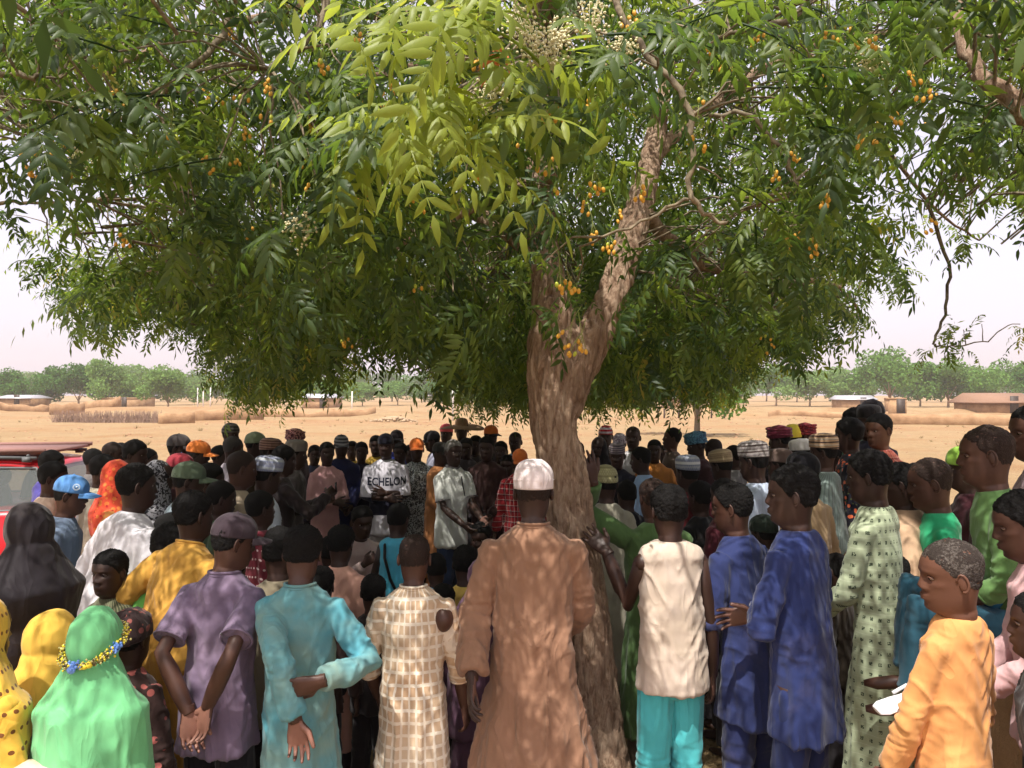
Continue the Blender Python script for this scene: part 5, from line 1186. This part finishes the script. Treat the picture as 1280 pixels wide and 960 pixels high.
def bg_tree(px, d, hgt, wid, ci, label, zb=None, group='trees on the horizon'):
    o = bpy.data.objects.new('broadleaf_tree', None); COL.objects.link(o); x = (px-640)/F*d
    o.location = (x, d, gh(x, d) if zb is None else zb); o['label'] = label; o['category'] = 'tree'; o['group'] = group
    c = add_obj('crown', CR[ci % 6], o); c.location = (0, 0, hgt*.50); c.scale = (wid*.56, wid*.56, hgt*.56); c.rotation_euler = (0, 0, rng.uniform(0, 6))
    t_ = add_obj('trunk', TM[ci % 3], o); t_.scale = (hgt*.42, hgt*.42, hgt*.42); return o
LEFTT = [(14, 118, 5.0, 6.2, 'leftmost small tree on the horizon behind a tin roof'), (62, 128, 4.8, 7.5, 'low spreading tree at far left above the mud walls'), (98, 120, 5.6, 6.5, 'second pale green tree above the left mud walls'),
 (131, 112, 6.2, 5.6, 'dark green rounded tree, tallest above the left mud walls'), (165, 122, 4.6, 6.0, 'light green bush-like tree right of the dark rounded one'), (210, 104, 4.6, 6.0, 'dense green tree standing just left of the white poles'),
 (190, 150, 6.6, 9, 'pale tree showing behind the one near the white poles'), (247, 160, 5.0, 9, 'faint green tree behind the white poles')]
RIGHTT = [(970, 140, 6.2, 8.5, 'pale tree emerging at the right edge of the neem crown'), (1012, 132, 5.4, 7.5, 'mid green tree left of the white tin roof'), (1055, 138, 6.0, 9, 'bushy tree behind the white tin roof'),
 (1112, 122, 7.6, 9.2, 'tallest round-headed tree on the right horizon'), (1150, 134, 5.6, 7.5, 'tree just right of the tallest round one'), (1185, 118, 6.2, 8.4, 'wide dark green tree left of the brown hut'), (1222, 126, 5.8, 7.4, 'tree directly above the brown hut roof'),
 (1262, 134, 6.6, 8.4, 'green tree right of the hut near the frame edge'), (1300, 120, 5.8, 8.2, 'last tree on the right, cut by the frame')]
for q in LEFTT+RIGHTT: bg_tree(q[0], q[1], q[2]*1.35, q[3]*1.15, int(rng.integers(0, 6)), q[4])
for k, px in enumerate(range(290, 960, 42)):
    bg_tree(px+int(rng.integers(-8, 8)), float(rng.uniform(125, 175)), float(rng.uniform(4.6, 6.8)), float(rng.uniform(7, 9.5)), 2+int(rng.integers(0, 4)), 'pale hazy tree glimpsed through the hanging neem leaves')
for k, px in enumerate(range(-60, 1360, 46)):
    bg_tree(px+int(rng.integers(-8, 8)), float(rng.uniform(215, 260)), float(rng.uniform(8.5, 12)), float(rng.uniform(14, 18)), 2+int(rng.integers(0, 4)), 'distant tree fading into the dust haze along the horizon')
yt = bg_tree(871, 38, 4.3, 4.2, 4, 'young tree with a straight pale trunk beyond the crowd', group='trees on the horizon')
b = MB(); b.tube([(0, 0, -.1), (.03, 0, 1.2), (0, 0, 2.4)], [.17, .13, .10], 9); add_obj('stem', b.mesh('stem', [TWIG]), yt)

n = NT('mud_plaster'); P = n.n('ShaderNodeNewGeometry').outputs['Position']; a = n.noise(1.1, 6, P, .65)
MUD = n.done(n.bsdf(n.ramp(a, [(.3, lin((128, 98, 70))), (.55, lin((162, 130, 98))), (.75, lin((176, 146, 112)))]), .95, n.bump(n.noise(9, 5, P, .7), .6, .05), .1))
def mud_wall(x0, y0, x1, y1, h, label, t=.35, jag=.13, name='mud_wall', group='mud walls across the open ground'):
    L = math.hypot(x1-x0, y1-y0); m = max(6, int(L/1.0)); u = np.array([(x1-x0)/L, (y1-y0)/L]); nn = np.array([-u[1], u[0]]); rings = []; hh = h
    for i in range(m+1):
        c = np.array([x0, y0])+u*L*i/m; hh = h*(1+rng.normal(0, jag)); g0 = gh(*c)-.3; w_ = t*rng.uniform(.9, 1.1)
        hh *= .78; prof = [(-w_/2*1.15, g0), (-w_/2, g0+.3+hh*.6), (-w_/2*.85, g0+.3+hh*.96), (0, g0+.3+hh), (w_/2*.85, g0+.3+hh*.96), (w_/2, g0+.3+hh*.6), (w_/2*1.15, g0)]
        rings.append(np.array([[*(c+nn*a_), z_] for a_, z_ in prof]))
    b = MB(); b.loft(rings); V_, f_, m_ = b.arrays(); o0 = np.array([(x0+x1)/2, (y0+y1)/2, 0]); o = add_obj(name, mk_mesh(name, V_-o0, f_, [MUD], m_, False), None, label, 'wall', group); o.location = o0; return o
X = lambda px, d: (px-640)/F*d
mud_wall(X(-60, 92), 92, X(62, 92), 92, 1.0, 'low reddish mud wall at the far left below the tin roof')
mud_wall(X(62, 78), 78, X(106, 80), 80, 1.55, 'pale flat-topped mud wall behind the brushwood fence')
mud_wall(X(100, 88), 88, X(150, 86), 86, 1.5, 'second pale mud wall right of the flat-topped one')
mud_wall(X(198, 54), 54, X(244, 55), 55, .95, 'brown mud-brick wall at the right end of the brushwood fence', .5)
mud_wall(X(244, 60), 60, X(330, 62), 62, 1.1, 'light mud wall running right from the brown one', .5)
mud_wall(X(960, 70), 70, X(1110, 66), 66, .7, 'long low earth wall on the right, far stretch', .6)
mud_wall(X(1110, 52), 52, X(1285, 50), 50, .95, 'long straight mud wall on the right in front of the hut', .6, .05)
mud_wall(X(330, 70), 70, X(470, 72), 72, .8, 'crumbled mud wall showing under the hanging leaves left of the rubble', .8, .25)
# brushwood fence
BR_ = simple('brushwood', (150, 124, 108), .95, var=.35); b = MB(); d0 = 56
for k in range(900):
    px = rng.uniform(66, 199); x = X(px, d0)+rng.normal(0, .05); y = d0+rng.normal(0, .12); g = gh(x, y); h_ = .85*rng.uniform(.45, 1.12); tl = rng.normal(0, .18)
    b.tube([(x, y, g-.05), (x+tl, y+rng.normal(0, .1), g+h_)], [.022, .010], 3, cap=False)
fo = np.array([X(132, d0), d0, 0]); V_, f_, m_ = b.arrays()
o = add_obj('brushwood_fence', mk_mesh('brushwood_fence', V_-fo, f_, [BR_], m_, False), None, 'greyish brushwood fence of thorn sticks in front of the left mud walls', 'fence', kind=None); o.location = fo
# huts and tin roofs
TIN = simple('tin_roof', (176, 176, 180), .45, metal=.3, nscale=3); THA = simple('brown_roof', (134, 104, 84), .9, nscale=6)
def hut(px, d, w_, dp, h_, roof, label, rh=.8, over=.3, gz=None):
    x = X(px, d); g = gh(x, d) if gz is None else gz; o = bpy.data.objects.new('mud_house', None); COL.objects.link(o); o.location = (x, d, g); o.rotation_euler = (0, 0, rng.uniform(-.2, .2)); o['label'] = label; o['category'] = 'house'; o['group'] = 'houses at the edge of the village'
    b = MB(); b.box((0, 0, h_/2-.2), (w_, dp, h_+.4)); add_obj('wall', b.mesh('wall', [MUD], False), o)
    b = MB(); a_ = w_/2+over; c_ = dp/2+over
    if rh > 0: V_ = [(-a_, -c_, h_-.05), (a_, -c_, h_-.05), (a_, c_, h_-.05), (-a_, c_, h_-.05), (-a_, 0, h_+rh), (a_, 0, h_+rh), (-a_, -c_, h_-.17), (a_, -c_, h_-.17), (a_, c_, h_-.17), (-a_, c_, h_-.17)]; b.add(V_, [(0, 1, 5, 4), (2, 3, 4, 5), (0, 4, 3), (1, 2, 5), (6, 9, 8, 7), (0, 6, 7, 1), (1, 7, 8, 2), (2, 8, 9, 3), (3, 9, 6, 0)])
    else: b.box((0, 0, h_+.1), (w_+over, dp+over, .2))
    add_obj('roof', b.mesh('roof', [roof], False), o)
    b = MB(); b.box((w_*.15, -dp/2-.03, .85), (.8, .08, 1.7)); add_obj('door', b.mesh('door', [simple('dark_door', (60, 50, 44))], False), o); return o
hut(30, 104, 4.6, 4, 1.3, TIN, 'small house with a white tin roof at the far left', .35)
hut(1066, 108, 4.6, 4, 1.5, TIN, 'house with a pale tin roof behind the hooded heads', .5)
hut(1119, 76, 1.6, 1.6, 1.6, MUD, 'small square mud room left of the long wall', 0, .05)
hut(1240, 74, 5.2, 4, 1.15, THA, 'low brown hut with a pitched roof near the right edge', .85, .4)
hut(1262, 112, 7, 4, 1.9, TIN, 'long tin roof rising behind the brown hut', .4)
hut(403, 118, 5, 4, 1.8, TIN, 'tin-roofed house glimpsed between hanging leaves', .5)
hut(845, 118, 4, 4, 1.8, TIN, 'pale roofed house behind the young tree', .4)
hut(160, 110, 6, 4, 1.4, MUD, 'flat mud house below the light green tree', 0, .1)
# poles
PW = simple('pale_pole', (226, 220, 214), .7)
for px, d, h_, lab in ((247, 100, 3.0, 'left one of three pale poles beyond the rear grey cap'), (254, 100, 3.2, 'middle one of three pale poles on the left horizon'), (263, 104, 3.1, 'right one of three pale poles on the left horizon'), (566, 60, 3.6, 'pale pole seen between leaves left of the straw hat'), (440, 95, 2.6, 'thin pale pole above the pink kaftan')):
    b = MB(); b.tube([(0, 0, -.2), (.02, 0, h_)], [.09, .07], 8); o = add_obj('utility_pole', b.mesh('utility_pole', [PW]), None, lab, 'pole', 'pale poles far behind the crowd'); x = X(px, d); o.location = (x, d, gh(x, d))
DW = simple('dark_wood', (70, 52, 44), .9)
for k, (px, lab) in enumerate(((822, 'leftmost short dark post in the sunlit field'), (830, 'second short dark post from the left in the field'), (848, 'short dark post just left of the young trunk'), (889, 'short dark post just right of the young trunk'), (905, 'short dark post furthest right in the field'))):
    d = 66; b = MB(); b.tube([(0, 0, -.2), (.03, 0, .85)], [.09, .07], 7); o = add_obj('wooden_post', b.mesh('wooden_post', [DW]), None, lab, 'post', 'short posts in the field'); x = X(px, d); o.location = (x, d, gh(x, d))
# rubble and clods
b = MB(); rp = np.array([X(492, 58), 58, 0]); g0 = gh(rp[0], 58)
for k in range(260):
    a_ = rng.uniform(0, 2*PI); r_ = abs(rng.normal(0, .5)); x = r_*math.cos(a_)*2.0; y = r_*math.sin(a_); s_ = rng.uniform(.05, .16)
    b.ell((x, y, g0+.34*math.exp(-(x/1.4)**2-(y/.7)**2)), (s_, s_*.8, s_*.7), 5, 4)
V_, f_, m_ = b.arrays(); o = add_obj('rubble_pile', mk_mesh('rubble_pile', V_, f_, [simple('pale_rubble', (162, 140, 112), .95)], m_, False), None, 'pale heap of broken rubble behind the pink kaftan', 'rubble', kind='stuff'); o.location = rp
b = MB()
for k in range(2600):
    d = float(9.5+60*rng.random()**1.6); x = X(rng.uniform(-60, 1340), d); s_ = rng.uniform(.015, .07)*(1+d/60)*rng.random(); b.ell((x, d, gh(x, d)+s_*.05), (s_*1.3, s_, s_*.5), 6, 4)
for k in range(500):
    d = float(rng.uniform(1.6, 8)); x = rng.uniform(-4, 4); s_ = rng.uniform(.008, .03); b.ell((x, d, gh(x, d)+s_*.1), (s_*1.3, s_, s_*.6), 5, 3)
add_obj('clods', b.mesh('clods', [simple('clod', (158, 122, 94), .95, var=.3)], False), kind='stuff')

b = MB()
for k in range(150):
    d = float(12+60*rng.random()); x = X(rng.uniform(-60, 1340), d); g = gh(x, d); h_ = rng.uniform(.08, .25)
    for q in range(9): an = rng.uniform(0, 6.3); b.tube([(x+rng.normal(0, .04), d+rng.normal(0, .04), g-.02), (x+math.cos(an)*h_*.8, d+math.sin(an)*h_*.8, g+h_*rng.uniform(.4, 1))], [.012, .003], 3, cap=False)
add_obj('dry_scrub', b.mesh('dry_scrub', [simple('dry_scrub', (120, 104, 66), .9, var=.3)], False), kind='stuff')
# ------------------------------------------------------------------ red estate car at the left
RED = simple('red_paint', (206, 24, 40), .32, spec=.5, var=.05, nscale=4, bump=.02, coat=.4); GLS = None
n = NT('car_glass'); gg = n.n('ShaderNodeBsdfPrincipled'); gg.inputs['Base Color'].default_value = (.16, .18, .18, 1); gg.inputs['Roughness'].default_value = .12; gg.inputs['Transmission Weight'].default_value = 0
tp = n.n('ShaderNodeBsdfTransparent'); tp.inputs[0].default_value = (.75, .78, .78, 1); mx = n.n('ShaderNodeMixShader'); mx.inputs[0].default_value = .55; n.l(tp.outputs[0], mx.inputs[1]); n.l(gg.outputs[0], mx.inputs[2]); GLS = n.done(mx.outputs[0])
RUB = simple('black_rubber', (26, 26, 28), .8); GREYP = simple('grey_trim', (96, 98, 100), .6); STEEL = simple('steel_rim', (170, 172, 174), .35, metal=.8); DUST = simple('dusty_board', (150, 112, 104), .85); SEAT = simple('car_seat', (44, 44, 48), .9)
car = bpy.data.objects.new('parked_car', None); COL.objects.link(car); car['label'] = 'red estate car with a loaded roof rack parked at the left edge'; car['category'] = 'car'
def side(xs, zs, hw):  # ring across the car at station x
    return None
b = MB(); st = [(-2.05, .35, .62, .70), (-1.98, .30, .74, .80), (-1.2, .22, .88, .84), (-.75, .22, .95, .85), (.4, .22, .97, .85), (1.5, .22, .99, .84), (1.95, .26, .98, .80), (2.10, .32, .90, .72)]
rings = []
for x, z0, z1, hw in st:
    rings.append(np.array([(x, -hw*.9, z0), (x, -hw, z0+.14), (x, -hw, (z0+z1)/2), (x, -hw*.985, z1-.06), (x, -hw*.95, z1), (x, 0, z1+.012), (x, hw*.95, z1), (x, hw*.985, z1-.06), (x, hw, (z0+z1)/2), (x, hw, z0+.14), (x, hw*.9, z0), (x, 0, z0-.01)]))
b.loft(rings); add_obj('body', b.mesh('body', [RED], True), car)
b = MB(); rings = []
for x, z, hw in ((-.50, 1.385, .58), (-.2, 1.425, .62), (.6, 1.445, .63), (1.35, 1.43, .62), (1.62, 1.40, .60), (1.70, 1.375, .58)):
    rings.append(np.array([(x, -hw, z-.035), (x, -hw*.93, z), (x, 0, z+.03), (x, hw*.93, z), (x, hw, z-.035), (x, hw*.9, z-.055), (x, 0, z-.04), (x, -hw*.9, z-.055)]))
b.loft(rings); add_obj('roof', b.mesh('roof', [RED]), car)
def pl(x0, z0, y0, x1, z1, y1, r): b_ = MB(); b_.tube([(x0, y0, z0), (x1, y1, z1)], [r, r*.85], 6); return b_
for sg in (-1, 1):
    for (xa, za, ya, xb, zb, yb, r_, nm) in ((-1.10, .93, .76, -.42, 1.39, .58, .035, 'front_pillar'), (.12, .95, .80, .15, 1.40, .61, .035, 'door_pillar'), (.98, .96, .80, 1.0, 1.40, .61, .045, 'door_pillar'), (1.98, .97, .76, 1.66, 1.38, .585, .07, 'rear_pillar')):
        add_obj(nm, pl(xa, za, ya*sg, xb, zb, yb*sg, r_).mesh(nm, [RED]), car)
    V_ = [(1.04, .80*sg, .985), (1.82, .775*sg, .985), (1.58, .60*sg, 1.37), (1.04, .615*sg, 1.385)]; b = MB(); b.add(V_, [(0, 1, 2, 3)]); w_ = add_obj('window', b.mesh('window', [GLS], False), car)
    b = MB(); P4 = [np.array(v) for v in V_]; b.tube(P4+[P4[0]], [.016]*5, 5); add_obj('frame', b.mesh('frame', [GREYP]), w_)
    if sg > 0:
        for Vq in ([(.17, .80, .975), (.94, .80, .975), (.94, .615, 1.375), (.17, .615, 1.38)], [(-1.0, .79, .96), (.08, .80, .975), (.08, .615, 1.375), (-.45, .60, 1.36)]):
            b = MB(); b.add(Vq, [(0, 1, 2, 3)]); add_obj('window', b.mesh('window', [GLS], False), car)
    b = MB(); b.tube([(-.95, .80*sg, .965), (.95, .805*sg, .985)], [.015, .015], 5); add_obj('window_sill', b.mesh('window_sill', [GREYP]), car)
    b = MB(); b.tube([(-.35, .60*sg, 1.475), (.6, .63*sg, 1.50), (1.58, .60*sg, 1.465)], [.018]*3, 6)
    for x in (-.3, .6, 1.5): b.box((x, .61*sg, 1.455), (.07, .05, .05))
    add_obj('rack_rail', b.mesh('rack_rail', [GREYP]), car)
    for x in (-1.35, 1.30):
        w_ = MB(); aa = np.linspace(0, 2*PI, 25); w_.tube([(x+.25*math.cos(q), .78*sg, .31+.25*math.sin(q)) for q in aa], [.065]*25, 8); to = add_obj('wheel', w_.mesh('wheel', [RUB]), car)
        w_ = MB(); w_.tube([(x, .72*sg, .31), (x, .83*sg, .31)], [.19, .17], 16)
        for k in range(5): w_.tube([(x, .835*sg, .31), (x+.16*math.cos(k*1.257), .84*sg, .31+.16*math.sin(k*1.257))], [.03, .02], 6)
        add_obj('rim', w_.mesh('rim', [STEEL]), to)
    b = MB(); b.box((2.06, .66*sg, .80), (.08, .16, .26)); add_obj('tail_light', b.mesh('tail_light', [simple('tail_light', (190, 20, 20), .2)], False), car)
b = MB(); b.add([(-1.06, -.74, .95), (-1.06, .74, .95), (-.46, .57, 1.38), (-.46, -.57, 1.38)], [(0, 1, 2, 3)]); add_obj('windscreen', b.mesh('windscreen', [GLS], False), car)
b = MB(); b.add([(2.02, -.72, .97), (2.02, .72, .97), (1.70, .56, 1.375), (1.70, -.56, 1.375)], [(0, 3, 2, 1)]); add_obj('rear_window', b.mesh('rear_window', [GLS], False), car)
b = MB(); b.box((.62, 0, 1.515), (2.0, 1.16, .028)); b.box((.62, -.57, 1.535), (2.05, .04, .04)); b.box((.62, .57, 1.535), (2.05, .04, .04)); add_obj('rack_board', b.mesh('rack_board', [DUST], False), car)
for x in (-.3, .62, 1.5): b = MB(); b.tube([(x, -.6, 1.492), (x, .6, 1.492)], [.013, .013], 6); add_obj('cross_bar', b.mesh('cross_bar', [GREYP]), car)
b = MB(); b.box((2.12, 0, .45), (.10, 1.5, .22)); add_obj('rear_bumper', b.mesh('rear_bumper', [GREYP], False), car)
b = MB(); b.box((-2.08, 0, .42), (.10, 1.4, .2)); add_obj('front_bumper', b.mesh('front_bumper', [GREYP], False), car)
for x in (-.15, .85):
    for y in (-.38, .38):
        b = MB(); b.ell((x+.28, y, .95), (.09, .24, .34), 12, 9); b.ell((x, y, .62), (.28, .25, .12), 12, 7); s_ = add_obj('seat', b.mesh('seat', [SEAT]), car)
        b = MB(); b.ell((x+.33, y, 1.27), (.05, .14, .09), 12, 8); add_obj('headrest', b.mesh('headrest', [SEAT]), s_)
car.rotation_euler = (0, 0, math.radians(9)); car.location = (-6.28, 7.6, -.03)
# ------------------------------------------------------------------ things held, worn marks, the mud wall under the seated boys
def frame_obj(rec, name, me, M, parent):
    o = add_obj(name, me, parent); return o
def head_child(rec, name, mb, mats, parent=None):
    """mesh given in head coordinates, parented to the person"""
    V_, f_, m_ = mb.arrays(); V_ = rec['trh'](V_)*rec['s']; return add_obj(name, mk_mesh(name, V_, f_, mats, m_), parent or rec['root'])
# round white badge on the light blue cap
b = MB(); aa = np.linspace(0, 2*PI, 25); sdv = 1
def capsurf(px_, pz): return None
for r_ in (.020, .015): b.tube([(.0835-.10*0+.0035-.9*((.185+r_*math.sin(x)-.165)**2)*3, .035+r_*math.cos(x), .183+r_*math.sin(x)) for x in aa], [.0014]*25, 5)
b.tube([(.084, .030, .190), (.084, .040, .176)], [.002, .002], 5); b.tube([(.084, .041, .190), (.084, .031, .178)], [.002, .002], 5)
V_, f_, m_ = b.arrays(); 
o = add_obj('badge', mk_mesh('badge', V_, f_, [simple('badge_white', (220, 232, 240))], m_), BLUECAP['hat'])
# lettering on the sweater
cu = bpy.data.curves.new('lettering', 'FONT'); cu.body = 'ECHELON'; cu.size = .105; cu.align_x = 'CENTER'; cu.offset = .0035; cu.space_character = 1.02; cu.resolution_u = 3
to = bpy.data.objects.new('tmp_text', cu); COL.objects.link(to); dg = bpy.context.evaluated_depsgraph_get(); me = bpy.data.meshes.new_from_object(to.evaluated_get(dg)); bpy.data.objects.remove(to)
nvv = len(me.vertices); V_ = np.empty(nvv*3, np.float32); me.vertices.foreach_get('co', V_); V_ = V_.reshape(-1, 3)
x = -V_[:, 0]*.80; z = V_[:, 1]*1.05+1.265; y = .018+.162*np.sqrt(np.clip(1-(x/.215)**2, .02, 1))
V3 = SW['T'](np.stack([x, y, z], 1))*SW['s']; me.vertices.foreach_set('co', V3.astype(np.float32).ravel()); me.update(); me.materials.clear(); me.materials.append(simple('navy_print', (40, 42, 60), .8)); me.name = 'lettering'
add_obj('lettering', me, SW['root'])
# spectacles hanging in the polo placket
b = MB(); b.tube([(-.004, .132, 1.43), (-.012, .140, 1.36), (-.030, .142, 1.29), (-.040, .142, 1.25)], [.006, .006, .005, .005], 6)
V_, f_, m_ = b.arrays(); V_ = PO['T'](V_)*PO['s']; add_obj('placket', mk_mesh('placket', V_, f_, [blk], m_), PO['root'])
# beaded band round the green veil
b = MB(); G = gh_; BM = [simple('bead_yellow', (236, 214, 60), .3), simple('bead_straw', (196, 186, 120), .35), simple('bead_blue', (110, 150, 220), .3), simple('bead_dark', (90, 80, 50), .4)]
for k in range(900):
    t = rng.uniform(0, 2*PI); ca, sa = math.cos(t), math.sin(t)
    c = np.array([sa*.101, -.026+ca*.112, .112+.062*ca])+rng.normal(0, .0075, 3)
    m_ = int(rng.choice([0, 1, 3], p=[.35, .4, .25])); m_ = 2 if (abs(t-PI) < .16) or abs(t-1.75) < .12 else m_; s_ = .0042*rng.uniform(.7, 1.2)*(1.5 if m_ == 2 else 1)
    b.ell(c, (s_, s_, s_), 6, 4, m_)
for t in (PI-.35, PI-.5): b.ell((math.sin(t)*.106, -.026+math.cos(t)*.114,   .108+.062*math.cos(t)), (.013, .011, .011), 10, 7, 0)
b.ell((0, -.150, .040), (.017, .009, .014), 10, 7, 2)
o = head_child(G, 'beaded_band', b, BM); o['kind'] = 'stuff'
# dark strap over the cyan vest
b = MB(); q = [(-.03, .10, 1.40), (-.055, .07, 1.465), (-.06, .0, 1.49), (-.055, -.09, 1.455), (-.03, -.132, 1.36), (.03, -.14, 1.20), (.10, -.13, 1.08)]
b.tube([STR['T'](np.array(v)) for v in q], [.012]*7, 6); V_, f_, m_ = b.arrays(); add_obj('shoulder_strap', mk_mesh('shoulder_strap', V_*STR['s'], f_, [blk], m_), STR['root'])
def at_hand(rec, which=0, fwd=.09):
    h, e = rec['hands'][which], rec['elb'][which]; p = h+nrm(h-e)*fwd; p = p*rec['s']; q = rec['Rw'] @ p[:2]; return np.array([rec['rt'][0]+q[0], rec['rt'][1]+q[1], rec['rt'][2]+p[2]])
p = at_hand(PH, 0, .12); b = MB(); b.box((0, 0, 0), (.075, .010, .15)); b.box((0, -.0055, 0), (.068, .002, .138), 1)
o = add_obj('phone', b.mesh('phone', [simple('phone_case', (36, 30, 30), .4), simple('phone_glass', (20, 20, 24), .1)], False), None, 'dark phone held up in front of the man in dark clothes', 'phone'); o.location = p; o.rotation_euler = (.2, 1.35, PH['fr'])
p = at_hand(SE, 1, .10); b = MB()
for k in range(5): b.box((0, .003*k, .004*k), (.22, .0025, .29), 0 if k in (0, 4) else 1)
o = add_obj('folder', b.mesh('folder', [simple('brown_card', (146, 112, 82), .85), simple('paper', (220, 214, 200), .9)], False), None, 'brown card folder held by the crouching man in pale pink', 'folder'); o.location = p+np.array([0, -.05, -.05]); o.rotation_euler = (.35, .1, .25)
p = at_hand(BR, 0, .10); b = MB(); b.box((0, 0, 0), (.07, .03, .14)); b.tube([(0, 0, .07), (0, 0, .13)], [.008, .006], 6)
o = add_obj('hand_radio', b.mesh('hand_radio', [simple('radio', (36, 36, 38), .5)], False), None, 'small dark handset held by the man in the dark brown kaftan', 'handset'); o.location = p; o.rotation_euler = (.3, 0, .3)
# white slipper beside the orange tunic
b = MB(); pr = [(-.115, .022), (-.09, .034), (-.04, .033), (.0, .030), (.05, .040), (.09, .040), (.12, .020)]; rings = []
aa = np.arange(14)*2*PI/14
for x_, w_ in pr: rings.append(np.stack([np.full(14, x_), np.cos(aa)*w_, np.sin(aa)*.009+.004*math.cos(x_*20)], 1))
b.loft(rings); b.tube([(.075, 0, .01), (.03, .03, .035), (-.02, .036, .012)], [.006]*3, 6); b.tube([(.075, 0, .01), (.03, -.03, .035), (-.02, -.036, .012)], [.006]*3, 6)
o = add_obj('slipper', b.mesh('slipper', [simple('white_plastic', (222, 222, 226), .45)]), None, 'white plastic slipper held at the left side of the orange tunic', 'slipper'); o.scale = (.85,)*3; o.location = W(1128, 874, 2.20); o.rotation_euler = (.3, -.15, .25)
# mud wall under the two seated figures
g1_ = PEOPLE[[i for i, q in enumerate(PEOPLE) if q[0] is GB_][0]]
zt = GB_['z0']+.42*GB_['s']-.075; print('seat z', zt, 'root', GB_['rt'])
rings = []
for i, yy in enumerate(np.linspace(1.75, 4.3, 18)):
    w_ = .30+rng.normal(0, .008); xc = GB_['rt'][0]+.20+(yy-2.7)*.10; h_ = zt+rng.normal(0, .006); q = []
    for a_, z_ in ((-1.08, -.1), (-1.04, .3), (-1.0, h_*.7), (-.97, h_-.06), (-.88, h_-.012), (-.5, h_), (0, h_), (.5, h_), (.88, h_-.012), (.97, h_-.06), (1, h_*.7), (1.04, .3), (1.08, -.1)): q.append((xc+a_*w_, yy, z_))
    rings.append(np.array(q))
b = MB(); b.loft(rings); V_, f_, m_ = b.arrays(); V_ = V_+((fbm(V_*7, 5, 3)-.5)*.03)[:, None]*[1, .2, .3]; o0 = np.array([GB_['rt'][0]+.2, 2.9, 0])
o = add_obj('mud_bench', mk_mesh('mud_bench', V_-o0, f_, [MUD], m_), None, 'waist-high smooth mud wall that the boy in teal trousers sits on', 'wall'); o.location = o0
# cream cloth bundle with a fringe at the bottom left
rings = []; b = MB()
for i, t in enumerate(np.linspace(0, 1, 40)):
    r_ = .075*math.sin(PI*(.06+.88*t))**.5*(1+.07*math.sin(t*17)); a_ = np.arange(20)*2*PI/20; rings.append(np.stack([np.full(20, -.22+.44*t), r_*np.cos(a_)*(1+.10*np.sin(3*a_+t*9)), r_*.8*np.sin(a_)], 1))
b.loft(rings)
CBm = fb((222, 200, 176), 'stain', (200, 150, 120)); o = add_obj('cloth_bundle', None, None, 'cream cloth bundle with frayed fringe low in the left corner', 'bundle', loc=W(42, 975, 2.35))
add_obj('cloth', b.mesh('cloth', [CBm]), o); b = MB()
for k in range(70): x_ = rng.uniform(-.2, .2); b.tube([(x_, -.075, -.01), (x_+rng.normal(0, .01), -.095, -.05), (x_+rng.normal(0, .02), -.09, -.10)], [.0016, .0013, .0008], 3)
fo_ = add_obj('fringe', b.mesh('fringe', [CBm]), o); fo_['kind'] = 'stuff'
# far people
person(535, 512, 84, 'distant child in a green shirt crossing the sunlit field', ('shirt', fb((40, 160, 110))), blk, face=80, hair=.006, lod=2, group='distant figures in the field')
person(894, 514, 88, 'distant dark figure left of a pair near the posts', ('shirt', fb((90, 50, 60))), blk, face=80, hair=.006, lod=2, group='distant figures in the field')
person(901, 513, 86, 'distant dark figure in brown, right of a pair near the posts', ('shirt', fb((70, 50, 50))), blk, face=120, hair=.006, lod=2, group='distant figures in the field')
GB.run()
# dust haze: one closed box of even density round everything
hz = MB(); hz.box((0, 130, 8.0), (620, 380, 20)); n = NT('dust_haze'); pv = n.n('ShaderNodeVolumePrincipled'); pv.inputs['Color'].default_value = (.97, .92, .90, 1); pv.inputs['Density'].default_value = .0007; pv.inputs['Anisotropy'].default_value = .2
n.t.links.new(pv.outputs[0], n.out.inputs['Volume']); o = add_obj('haze', hz.mesh('haze', [n.m], False), None, kind='stuff')
